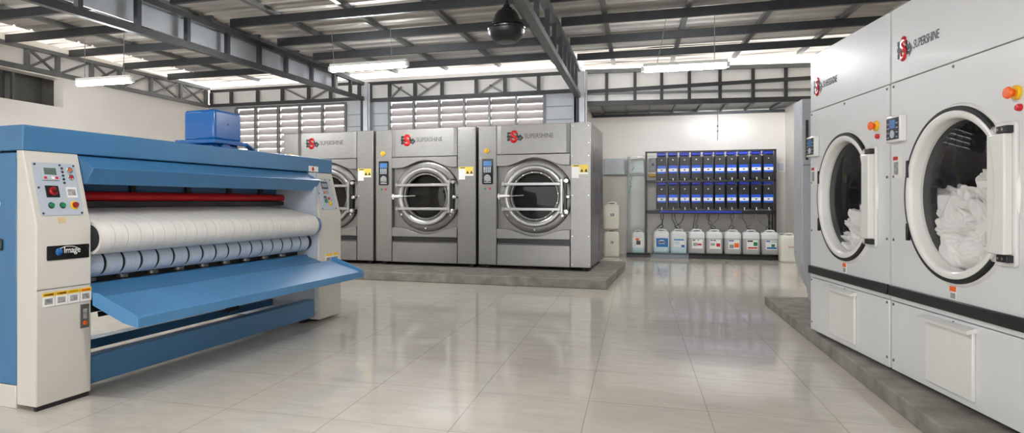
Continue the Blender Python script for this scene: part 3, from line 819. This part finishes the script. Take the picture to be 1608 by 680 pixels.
vt.build('side_vents', BLUEL, bs, .003)
MB().box(-.004, .30, .142, 1.02, .0, .116).build('near_skirting', CREAM, iron, .005)
MB().box(.0, .145, .125, .1425, 1.27, 1.312).build('near_corner_trim', CREAM, iron, .003)
# control plates on the two slanted faces
def control(parent, x0, w, h, up, near=True):
    z0 = BEND+up*math.cos(TILT)
    cp = MB().prism(roundrect(0, w, 0, h, .008), -.004, 0, 'y').build('control_panel', LGREY, parent, .0015, loc=(x0, up*math.sin(-TILT), z0), rot=(TILT, 0, 0))
    for (x, z) in ((.012, .012), (w-.012, .012), (.012, h-.012), (w-.012, h-.012), (.012, h*.52), (w*.62, h-.012)):
        MB().lathe([(0, -.008), (.005, -.008), (.006, -.004), (0, -.004)], (x, 0, z), seg=10).build('plate_screw', STEEL, cp)
    def rect(n, m, a, b, c, d, t=.004): return MB().box(a*w, b*w, -.004-t, -.004, c*h, d*h).build(n, m, cp, .001)
    def knob(n, m, a, c, r, t): return MB().lathe([(0, -.004-t), (r*.8, -.004-t), (r, -.004-t*.7), (r, -.004), (0, -.004)], (a*w, 0, c*h), seg=24).build(n, m, cp)
    if near:
        rect('display_bezel', LGREY, .16, .54, .66, .92, .008); rect('display', LCD, .21, .49, .76, .89, .009)
        for i, m_ in enumerate((RED, LGREY, PAPER, RED)): rect('key', m_, .19+.085*i, .25+.085*i, .68, .725, .010)
        for i in range(5): knob('lamp', STEEL, .66, .90-.07*i, .007, .004)
        knob('push_button', CHROME, .84, .87, .017, .006); knob('push_button', ORANGE, .84, .87, .009, .010)
        knob('push_button', CHROME, .84, .73, .017, .006); knob('push_button', REDP, .84, .73, .009, .010)
        rect('switch_base', BLACK, .19, .49, .34, .56, .004); knob('rotary_switch', DRED, .34, .45, .023, .018)
        MB().box(.30*w, .38*w, -.036, -.026, .43*h, .47*h).build('switch_grip', BLACK, cp, .002)
        lb = rect('label', PAPER, .67, .92, .34, .54, .001)
        rect('printed_lines', PAPERG, .70, .89, .38, .50, .0018)
        for a in (.26, .52):
            knob('button_collar', STEEL, a, .19, .017, .004); knob('push_button', GREEN, a, .19, .0135, .012)
        knob('emergency_base', YELLOW, .80, .19, .023, .006); knob('emergency_stop', DRED, .80, .19, .015, .022)
    else:
        rect('display', INK, .30, .72, .66, .90, .004); rect('printed_lines', PAPERG, .32, .70, .50, .62, .002)
        for i in range(4): rect('key', LGREY, .33+.09*i, .38+.09*i, .72, .84, .006)
        knob('push_button', GREEN, .38, .28, .018, .016); knob('emergency_base', YELLOW, .64, .20, .022, .008); knob('push_button', REDP, .60, .36, .012, .014)
        rect('switch_base', BLACK, .30, .46, .36, .44, .004); knob('push_button', ORANGE, .42, .56, .010, .008)
    return cp
control(ep, .035, .245, .285, .05)
MB().box(.09, .13, -.001, 0, 0, .03).build('tan_mark', TANM, ep, loc=(.035, .010*math.sin(-TILT)*1-.0005, BEND+.010), rot=(TILT, 0, 0))
control(fp, 2.66, .25, .29, .05, near=False)
# name plate
np_ = MB().prism(roundrect(.055, .30, .750, .824, .006), -.004, 0, 'y').build('name_plate', BLACKG, ep, .001)
text('lettering', 'Image', PAPER, np_, .150, -.0055, .772, .042, .095, bold=.012)
MB().lathe([(0, -.012), (.012, -.010), (.020, -.004), (0, -.004)], (.122, 0, .792), seg=24).build('globe_mark', BLUEB, np_)
MB().tube([(.125, -.0045, .808), (.16, -.0045, .818), (.20, -.0045, .816), (.23, -.0045, .806)], .0018, 6).build('swoosh', PAPER, np_)
# warning stickers and key switch
for k in range(4):
    x = .030+.0715*k
    st = MB().box(x, x+.068, -.0045, -.002, .517, .588).build('warning_sticker', PAPER, ep)
    MB().box(x, x+.068, -.0055, -.0045, .568, .588).build('yellow_band', YELLOW, st)
    MB().box(x+.008, x+.06, -.0055, -.0045, .572, .582).build('printed_heading', ORANGE if k == 3 else INK, st)
    MB().box(x+.012, x+.055, -.0055, -.0045, .528, .558).build('printed_lines', PAPERG, st)
ks = MB().box(.246, .300, -.004, 0, .372, .50).build('key_switch', STAIND, ep, .002)
MB().box(.262, .284, -.007, -.004, .42, .475).build('switch_window', PAPERG, ks)
MB().lathe([(0, -.012), (.011, -.011), (.012, -.004), (0, -.004)], (.273, 0, .40), seg=16).build('switch_lamp', ORANGE, ks)
for k in range(2):
    x = 2.70+.12*k
    st = MB().box(x, x+.10, -.0045, 0, .49, .588).build('warning_sticker', PAPER, fp)
    MB().box(x, x+.10, -.0055, -.0045, .566, .588).build('yellow_band', YELLOW, st)
    MB().box(x+.01, x+.085, -.0055, -.0045, .50, .555).build('printed_lines', PAPERG, st)
# hood and canopy
hood = MB().box(0, IL, .096, 1.05, 1.312, 1.442).build('hood', BLUE, iron, .006)
MB().prism([(.145, 1.315), (.10, 1.302), (-.015, 1.235), (.045, 1.148), (.085, 1.148), (.16, 1.22)], .318, 2.60, 'x').build('canopy', BLUE, iron, .003, smooth=8)
st = MB().box(2.58, 2.73, .094, .0965, 1.318, 1.365).build('sticker', PAPER, hood)
MB().prism(circ(2.645, 1.34, .018, 16), .0930, .094, 'y').build('sticker_mark', RED, st)
# cavity with pipes, red bar
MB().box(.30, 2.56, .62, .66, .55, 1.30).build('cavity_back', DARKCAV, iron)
MB().box(.30, 2.56, .42, .60, 1.04, 1.19).build('cavity_chest', BLUE, iron)
for x in (.55, .95, 1.45, 1.9, 2.3):
    MB().box(x, x+.04, .395, .42, 1.06, 1.18).build('cavity_bracket', BLACK, iron)
MB().cyl((.31, .36, 1.085), (2.56, .36, 1.085), .030, 20).build('red_finger_guard', RED, iron)
MB().box(.31, 2.56, .34, .40, 1.02, 1.052).build('feed_lip', BLACK, iron)
# feed belt: cloth over two rollers
def hull(circles, n=24):
    pts = []
    for (y, z, r) in circles:
        pts += [(y+r*math.cos(2*PI*k/n), z+r*math.sin(2*PI*k/n)) for k in range(n)]
    pts = sorted(set((round(a, 5), round(b_, 5)) for a, b_ in pts))
    def half(p_):
        h = []
        for q in p_:
            while len(h) > 1 and (h[-1][0]-h[-2][0])*(q[1]-h[-2][1])-(h[-1][1]-h[-2][1])*(q[0]-h[-2][0]) <= 0: h.pop()
            h.append(q)
        return h
    a = half(pts); b_ = half(reversed(pts))
    return a[:-1]+b_[:-1]
prof = hull([(.025, .850, .090), (.46, .990, .045)])
nst = 24; a0, a1 = .325, 2.495
fc = MB()
for k in range(nst):
    x0 = a0+(a1-a0)*k/nst; x1 = a0+(a1-a0)*(k+1)/nst-.0022
    fc.prism(prof, x0, x1, 'x')
fc.build('feed_cloth', PADW, iron)
MB().prism(hull([(.025, .850, .0885), (.46, .990, .0435)]), a0+.002, a1-.003, 'x').build('feed_cloth_core', INKG, iron)
for (x0, x1, m_) in ((.316, .326, DARKCAV), (2.495, 2.56, BLUE)):
    MB().lathe([(0, x0), (.074, x0), (.074, x1), (0, x1)], (0, .025, .850), axis='x', seg=36).build('roller_end', m_, iron)
prof2 = hull([(.12, .700, .076), (.36, .74, .05)])
nb2 = 17
for k in range(nb2):
    x0 = .33+(2.53-.33)*k/nb2; x1 = .33+(2.53-.33)*(k+1)/nb2-.024
    MB().prism(prof2, x0, x1, 'x').build('delivery_belt', BELT, iron)
MB().cyl((.316, .12, .700), (2.56, .12, .700), .068, 24).build('delivery_roller', BLACK, iron)
MB().box(.316, 2.56, .20, .34, .585, .62).build('roller_bed', BLACK, iron)
for k in range(9):
    x = .45+.23*k
    MB().lathe([(0, -.012), (.035, -.01), (.035, .01), (0, .012)], (x, .175, .606), axis='z', seg=16).build('guide_disc', STAIND, iron)
# guard plate, tray
MB().prism([(-.06, .536), (.07, .572), (.09, .590), (.13, .592), (.13, .575), (.10, .55), (-.05, .515)], .318, 2.545, 'x').build('guard_plate', BLUE, iron, .003)
tr = MB()
tr.prism([(-.40, .448), (-.09, .540), (-.085, .527), (-.395, .434)], .262, 2.655, 'x')
tr.prism([(-.405, .456), (-.392, .456), (-.385, .402), (-.398, .400)], .262, 2.655, 'x')
tray = tr.build('folding_tray', BLUEL, iron, .003)
for (x0, x1) in ((.250, .262), (2.655, 2.667)):
    MB().prism([(-.405, .402), (-.402, .460), (-.39, .466), (-.12, .566), (-.085, .566), (-.085, .50), (-.3, .42)], x0, x1, 'x').build('tray_lip', BLUEL, tray, .003)
for x in (.5, 2.4):
    MB().bar((x, -.20, .475), (x, .15, .40), .03, .03).build('tray_bracket', BLACK, iron)
# lower beams
MB().box(.316, 2.55, .02, .10, .052, .205).build('front_beam', BLUE, iron, .005)
MB().box(.316, 2.55, .45, .55, .13, .19).build('rear_beam', BLUE, iron, .004)
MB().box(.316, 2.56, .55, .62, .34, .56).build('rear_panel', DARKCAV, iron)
MB().cyl((1.9, .40, .20), (2.0, .40, .20), .03, 16).build('pipe_joint', BLACK, iron)
# exhaust motor box on the hood
mx0, my0 = 1.86, .50
mb = MB().box(mx0, mx0+.33, my0, my0+.31, 1.545, 1.79).build('exhaust_box', BLUEB, iron, .022, segs=3)
MB().box(mx0-.045, mx0+.375, my0-.035, my0+.36, 1.515, 1.548).build('flange', BLUEB, mb, .006)
MB().box(mx0+.02, mx0+.31, my0+.02, my0+.29, 1.442, 1.518).build('pedestal', BLUEB, mb, .012)
MB().lathe([(0, -.03), (.06, -.03), (.06, .02), (0, .02)], (mx0+.13, my0+.02, 1.47), seg=20).build('shaft_housing', BLUEB, mb)
MB().bar((mx0+.37, my0-.01, 1.53), (mx0+.56, my0-.02, 1.445), .06, .012).build('brace', BLUE, mb)
MB().lathe([(0, -.004), (.008, -.004), (.008, 0), (0, 0)], (mx0+.16, my0, 1.68), seg=12).build('rivet', BLACK, mb)

# ------------------------------------------------------------------ dispenser rack
YK = 13.2
rk = thing('dispenser_rack', (0, YK, 0), 0, 'black metal rack on tall legs carrying two rows of blue banded dispensers', 'rack')
for (x, z0) in ((.20, .0), (2.47, .0), (2.37, .0)):
    MB().box(x-.018, x+.018, -.02, .016, z0, 2.02 if x != 2.37 else .83).build('post', BLACK, rk, .002)
for (z, h_) in ((1.995, .03), (1.425, .045), (.835, .05)):
    MB().box(.182, 2.488, -.02, .016, z, z+h_).build('rail', BLACK, rk, .002)
for z in (1.447, .82):
    MB().box(.20, 2.47, .016, .26, z, z+.018).build('shelf', BLACK, rk, .002)
for (x) in (.20, 2.47):
    MB().box(x-.016, x+.016, .24, .27, .0, 2.0).build('rear_post', BLACK, rk, .002)
MB().box(.45, 1.9, -.03, -.02, .845, .875).build('blue_strip', DBLUE2, rk, .002)
def make_dispenser():
    R = thing('chemical_dispenser', (0, 0, 0), 0, '', 'dispenser', 'dispensers on the black rack')
    MB().prism(roundrect(-.086, .086, .02, .47, .02), 0, .20, 'y').build('body', DISPB, R, .004)
    MB().box(-.082, .082, -.002, .19, .482, .545).build('lid', DBLUE2, R, .008)
    bd = MB().box(-.080, .080, -.008, 0, .142, .292).build('blue_band', DBLUE, R, .003)
    MB().box(-.078, .078, -.0095, -.008, .175, .235).build('label', PAPER, bd)
    MB().box(-.014, .018, -.0105, -.0095, .195, .216).build('printed_mark', INKG, bd)
    MB().cyl((0, -.012, .40), (0, 0, .40), .012, 12).build('vent_plug', PAPER, R)
    MB().tube([(0, -.005, .045), (0, -.055, .045), (0, -.06, 0.0)], .009, 8).build('tap', PAPER, R)
    return R
words_ = ['first', 'second', 'third', 'fourth', 'fifth', 'sixth', 'seventh', 'eighth', 'ninth', 'last']
proto = None
for row, zb in ((0, 1.455), (1, .892)):
    for k in range(10):
        x = .485+.2085*k
        lab = 'black dispenser with blue band, %s along the %s row from the acrylic panel' % (words_[k], 'top' if row == 0 else 'bottom')
        jit = random.uniform(-.004, .004)
        if proto is None:
            proto = make_dispenser(); d = proto; d.location = (x+jit, YK+.022, zb)
        else:
            d = dup(proto, (x+jit, YK+.022, zb+random.uniform(0, .006)))
        d['label'] = lab
# dosing hoses from the lower row down to the jugs
jx = [.462, .77, 1.088, 1.395, 1.71, 2.02, 2.333]
hn = 0
for k in range(10):
    for s in range(2):
        if (k, s) in ((9, 1), (7, 1), (2, 1), (5, 1)): continue
        x = .485+.2085*k+(.03 if s else -.02)
        t = min(jx, key=lambda q: abs(q-x-(.05 if s else -.05)))
        if t > x+.25: t = x
        y0 = YK+.01
        sag = random.uniform(-.05, .05)
        yy = YK+.035-.016*(hn % 4)
        pts = [(x, YK+.035, .812), (x+sag*.3, yy-.02, .74), ((x+t)/2+sag, yy-.06, .64), (t+.06*(1 if s else -1)*.7, yy-.12, .575), (t+.05*(s-.5)+.03*(k % 3-1), 13.03-.012*(hn % 4), .548)]
        # smooth the path
        P = [Vector(p_) for p_ in pts]; path = []
        for i in range(len(P)-1):
            pa, pb, pc, pd = P[max(i-1, 0)], P[i], P[i+1], P[min(i+2, len(P)-1)]
            for q in range(6):
                u = q/6; path.append(.5*((2*pb)+(-pa+pc)*u+(2*pa-5*pb+4*pc-pd)*u*u+(-pa+3*pb-3*pc+pd)*u**3))
        path.append(P[-1])
        hn += 1
        tag(MB().tube(path, .0075, 6).build('dosing_hose', INKG), 'thin dark dosing hose from the %s dispenser of the bottom row%s' % (words_[k], ', its right-hand one' if s else ''), 'hose', 'dosing hoses above the jugs')

# ------------------------------------------------------------------ jugs
def make_jug(label, w, h, d, m, lower=None, lvl=.55, sticker=None, loc=(0, 0, 0)):
    R = thing('plastic_jug', loc, 0, label, 'jug', 'plastic jugs by the recess wall')
    def shell(z0, z1, rr, mm, nm, grow=0):
        secs = []
        m_ = MB(); n = 0
        prof = [(0, .86), (.02, .97), (.06, 1.0), (.62, 1.0), (.70, 1.0), (.82, .985), (.88, .93), (.92, .80), (.935, .62)]
        vs = []; fs = []; seg = None
        zz = []
        for (t, s) in prof:
            z = t*h
            if z < z0-1e-6 or z > z1+1e-6: continue
            zz.append((z, s))
        import bisect
        def sc(z):
            t = z/h
            for (a, b_) in zip(prof[:-1], prof[1:]):
                if a[0] <= t <= b_[0]: return a[1]+(b_[1]-a[1])*(t-a[0])/(b_[0]-a[0])
            return prof[-1][1]
        if not any(abs(q[0]-z0) < 1e-5 for q in zz): zz.insert(0, (z0, sc(z0)))
        if not any(abs(q[0]-z1) < 1e-5 for q in zz): zz.append((z1, sc(z1)))
        for (z, s) in zz:
            s_ = s+grow
            ring = roundrect(-w/2*s_, w/2*s_, -d/2*s_, d/2*s_, min(w, d)*.2, 5)
            seg = len(ring); vs += [(x, y, z) for x, y in ring]
        for j in range(len(zz)-1):
            for i in range(seg):
                fs.append((j*seg+i, j*seg+(i+1) % seg, (j+1)*seg+(i+1) % seg, (j+1)*seg+i))
        fs.append(tuple(range(seg-1, -1, -1))); fs.append(tuple((len(zz)-1)*seg+i for i in range(seg)))
        m_.add(vs, fs)
        return m_.build(nm, mm, R, smooth=50)
    if lower:
        shell(0, lvl*h, 0, lower, 'filled_part'); shell(lvl*h, .935*h, 0, m, 'upper_part')
    else:
        shell(0, .935*h, 0, m, 'body')
    # carry handle bridging the top, cap behind it
    MB().tube([(-w*.26, -d*.12, .90*h), (-w*.23, -d*.12, .965*h), (-w*.15, -d*.12, .99*h), (w*.15, -d*.12, .99*h), (w*.23, -d*.12, .965*h), (w*.26, -d*.12, .90*h)], w*.055, 10).build('handle', m, R)
    MB().box(-w*.14, w*.14, -d*.20, -d*.16, .925*h, .955*h).build('handle_gap', INKG, R, .004)
    MB().lathe([(0, .915*h), (w*.12, .915*h), (w*.12, .985*h), (w*.10, .995*h), (0, .995*h)], (w*.22, d*.22, 0), axis='z', seg=20).build('cap', m if m is not JUG else JUGY, R)
    if sticker:
        x0, x1, z0, z1, base, extra = sticker
        st = MB().box(x0*w, x1*w, -d/2-.003, -d/2+.002, z0*h, z1*h).build('sticker', base, R)
        for (a, b_, c, e, mm) in extra:
            MB().box((x0+(x1-x0)*a)*w, (x0+(x1-x0)*b_)*w, -d/2-.0045, -d/2-.003, (z0+(z1-z0)*c)*h, (z0+(z1-z0)*e)*h).build('sticker_print', mm, st)
    return R
YJ = 12.98; ZT = .0875; JW, JH, JD = .292, .445, .25
BLU = LABELB
make_jug('small white jug with a photo label on the short black tray', .235, .44, .2, JUG, JUGB, .28,
         (-.42, .40, .25, .66, PAPER, [(.28, .62, .75, .98, ORANGE), (.35, .75, .3, .72, INKG), (.1, .3, .1, .6, JUGB)]), (.045, 12.97, .0725))
j = make_jug('white jug with a solid blue label, at the left end of the grey board', JW, JH, JD, JUG, JUGB, .25,
         (-.30, .42, .26, .63, BLU, []), (jx[0], YJ, ZT))
cl = MB()
cl.prism(roundrect(-.052, .068, .172, .215, .018), -JD/2-.006, -JD/2-.0035, 'y')
for (x, z, r_) in ((-.035, .205, .022), (-.005, .222, .026), (.03, .222, .024), (.055, .205, .020)):
    cl.prism(circ(x, z, r_, 18), -JD/2-.006, -JD/2-.0035, 'y')
cl.build('sticker_emblem', PAPER, j)
for (x0_, x1_, z0_, z1_) in ((-.018, -.006, .212, .226), (.0, .006, .208, .226), (.014, .03, .214, .220), (-.03, .05, .190, .196), (-.02, .04, .180, .184)):
    MB().box(x0_, x1_, -JD/2-.007, -JD/2-.006, z0_, z1_).build('sticker_print', BLU, j)
make_jug('white jug with a white and blue label on the right of the grey board', JW, JH, JD, JUG, JUGB, .27,
         (-.28, .36, .26, .60, PAPER, [(0, .95, .84, 1, BLU), (.06, .55, .35, .7, JUGB), (.7, 1, .0, .3, BLU)]), (jx[1], YJ, ZT))
nm = [('grey-filled jug with a red and pink label, leftmost on the black rail', [(.05, .3, .86, .97, INK), (.5, .66, .88, .97, LABELB), (.1, .55, .3, .62, PAPERG), (.55, .9, .35, .55, REDP)]),
      ('grey-filled jug with a red basket on its label, second on the black rail', [(.05, .28, .86, .97, BLU), (.35, .55, .86, .97, INK), (.08, .45, .35, .6, PAPERG), (.6, .95, .25, .6, REDP)]),
      ('grey-filled jug with round red picture on its label, middle of black rail', [(.05, .5, .84, .97, BLU), (.1, .5, .1, .5, PAPERG), (.55, .95, .2, .65, ORANGE)]),
      ('grey-filled jug with a dark heading and red base line on its label', [(.05, .55, .82, .97, INK), (.6, .95, .4, .8, GREEN), (.1, .95, .1, .25, REDP)]),
      ('grey-filled jug rightmost on the black rail, colourful label', [(.05, .4, .84, .97, BLU), (.5, .95, .8, .92, LGREY), (.1, .95, .1, .28, LABELB), (.5, .8, .3, .6, GREEN)])]
for k in range(5):
    make_jug(nm[k][0], JW, JH, JD, JUG, JUGC, .66, (-.28, .36, .22, .60, PAPER, nm[k][1]), (jx[2+k], YJ, ZT))
make_jug('plain white jug standing on the floor right of the black rail', .28, .50, .25, JUGY, None, .5, (-.15, .25, .48, .56, PAPER, [(.05, .95, .7, .9, RED), (.2, .95, .2, .4, PAPERG)]), (2.565, 12.6, 0))
make_jug('pale cream jug under another, beside the last washer', .285, .515, .25, JUGY, None, .5, (-.10, .18, .46, .62, PAPER, [(.15, .85, .2, .8, PAPERG)]), (-.44, 12.9, 0))
make_jug('pale cream jug stacked on top of another, beside the last washer', .285, .515, .25, JUGY, None, .5, (-.14, .24, .44, .62, PAPER, [(.15, .85, .2, .8, PAPERG)]), (-.44, 12.9, .530))
for (x, lab) in ((.93, 'pale jug in the back row at the left end of the black rail'), (1.555, 'pale jug in the back row behind the middle of the black rail'), (2.60, 'pale jug in the back row by the right end of the rack')):
    make_jug(lab, .26 if x < 2.4 else .19, .47, .22 if x < 2.4 else .16, JUG, None, .5, None, (x, 13.27 if x < 2.4 else 13.33, .0))
# trays the jugs stand on
def rail(name, x0, x1, y0, y1, h, m, label):
    t = thing(name, ((x0+x1)/2, (y0+y1)/2, 0), 0, label, 'tray')
    a, b_ = (x1-x0)/2, (y1-y0)/2
    MB().box(-a, a, -b_, b_, h-.02, h).build('top_board', m, t, .003)
    MB().box(-a, a, -b_, -b_+.02, .0, h+.012).build('front_edge', m, t, .003)
    MB().box(-a, a, b_-.02, b_, .0, h-.02).build('rear_edge', m, t, .003)
rail('jug_tray', -.165, .27, 12.83, 13.14, .07, BLACK, 'short black tray under the small jug and the acrylic panel')
rail('jug_tray', .29, .945, 12.82, 13.13, .085, mat('grey_board', (128, 136, 142), .5), 'grey board under the two jugs with blue labels')
rail('jug_tray', .95, 2.50, 12.82, 13.13, .085, BLACK, 'long black rail under the five grey-filled jugs')

# acrylic panel and small wall boxes
ac = thing('acrylic_panel', (0, 12.98, .07), 0, 'clear acrylic panel with a silver edge post left of the rack', 'panel')
MB().box(-.15, -.10, .16, .19, 0, 1.86).build('edge_post', STAIND, ac, .003)
MB().box(-.10, .165, .168, .176, .0, 1.84).build('sheet', ACRYL, ac)
MB().box(-.10, .165, .160, .184, 1.84, 1.86).build('top_edge', STAINL, ac, .002)
gr = MB()
for k in range(7):
    z = 1.15+.085*k+random.uniform(-.01, .01); x = -.115+random.uniform(-.02, .05)
    gr.tube([(x, .14, z), (x+random.uniform(-.04, .05), .13, z+.05), (x+random.uniform(-.05, .06), .14, z+.09)], [.006, .009, .003], 6)
gr.build('green_tape', mat('green_tape', (58, 150, 112), .5), ac)
def wallbox(x0, x1, z0, z1, m, lab, d=.12):
    t = thing('wall_box', ((x0+x1)/2, YR, (z0+z1)/2), 0, lab, 'wall box')
    a, b_ = (x1-x0)/2, (z1-z0)/2
    MB().box(-a, a, -d, 0, -b_, b_).build('box', m, t, .01)
    MB().box(-a+.02, a-.02, -d-.004, -d, -b_+.02, b_-.02).build('cover', SHEETB if m is not PAPER else LGREY, t, .004)
    return t
PALEB = mat('pale_aqua_plastic', (186, 206, 206), .2)
wallbox(-.60, -.215, 1.60, 1.92, PALEB, 'pale aqua box on the wall above the stacked jugs')
wallbox(-.16, .165, 1.62, 1.90, PALEB, 'pale box on the wall behind the acrylic panel')
wallbox(2.56, 2.70, 1.62, 1.80, PAPER, 'small white box on the wall right of the rack', .05)
wb = wallbox(.26, .40, 1.66, 1.92, PAPER, 'white socket box on the wall inside the left end of the rack', .08)
MB().prism([(-.03, -.02), (.0, .03), (.03, -.02)], -.09, -.08, 'y').build('socket_mark', INK, wb)
tag(MB().box(.255, .40, YR-.11, YR, 1.545, 1.60).build('junction_block', YELLOW, None, .01), 'yellow junction block on the wall at the left end of the rack', 'junction block')  # small yellow junction block fixed to the recess wall
tag(MB().tube([(-.86, YR-.02, 1.585), (-.2, YR-.02, 1.575), (.2, YR-.02, 1.58)], .012, 8).build('wall_pipe', GALV), 'thin pipe along the wall above the stacked jugs', 'pipe')
cc = thing('wall_cable', (1.53, YR, 0), 0, 'thin dark cable hanging down the wall above the rack', 'cable')
MB().tube([(0, -.008, 2.84), (.004, -.008, 2.5), (-.003, -.008, 2.25)], .006, 6).build('wire', INKG, cc)
MB().box(-.012, .012, -.02, 0, 2.50, 2.54).build('clip', STEEL, cc); MB().box(-.012, .012, -.02, 0, 2.41, 2.44).build('clip', STEEL, cc)

# ------------------------------------------------------------------ light and output
w = bpy.data.worlds.new('sky'); scn.world = w; w.use_nodes = True
nt = w.node_tree; bg = nt.nodes['Background']
tc = nt.nodes.new('ShaderNodeTexCoord'); sp = nt.nodes.new('ShaderNodeSeparateXYZ')
nt.links.new(tc.outputs['Generated'], sp.inputs['Vector'])
cr = nt.nodes.new('ShaderNodeValToRGB')
cr.color_ramp.elements[0].position = .0; cr.color_ramp.elements[0].color = (.60, .60, .61, 1)
cr.color_ramp.elements[1].position = .6; cr.color_ramp.elements[1].color = (1, 1, 1, 1)
nt.links.new(sp.outputs['Z'], cr.inputs['Fac']); nt.links.new(cr.outputs['Color'], bg.inputs['Color'])
bg.inputs['Strength'].default_value = 4.0
vs = scn.view_settings
vs.view_transform = 'Standard'; vs.look = 'None'; vs.gamma = 1; vs.use_curve_mapping = False
vs.exposure = 0.8
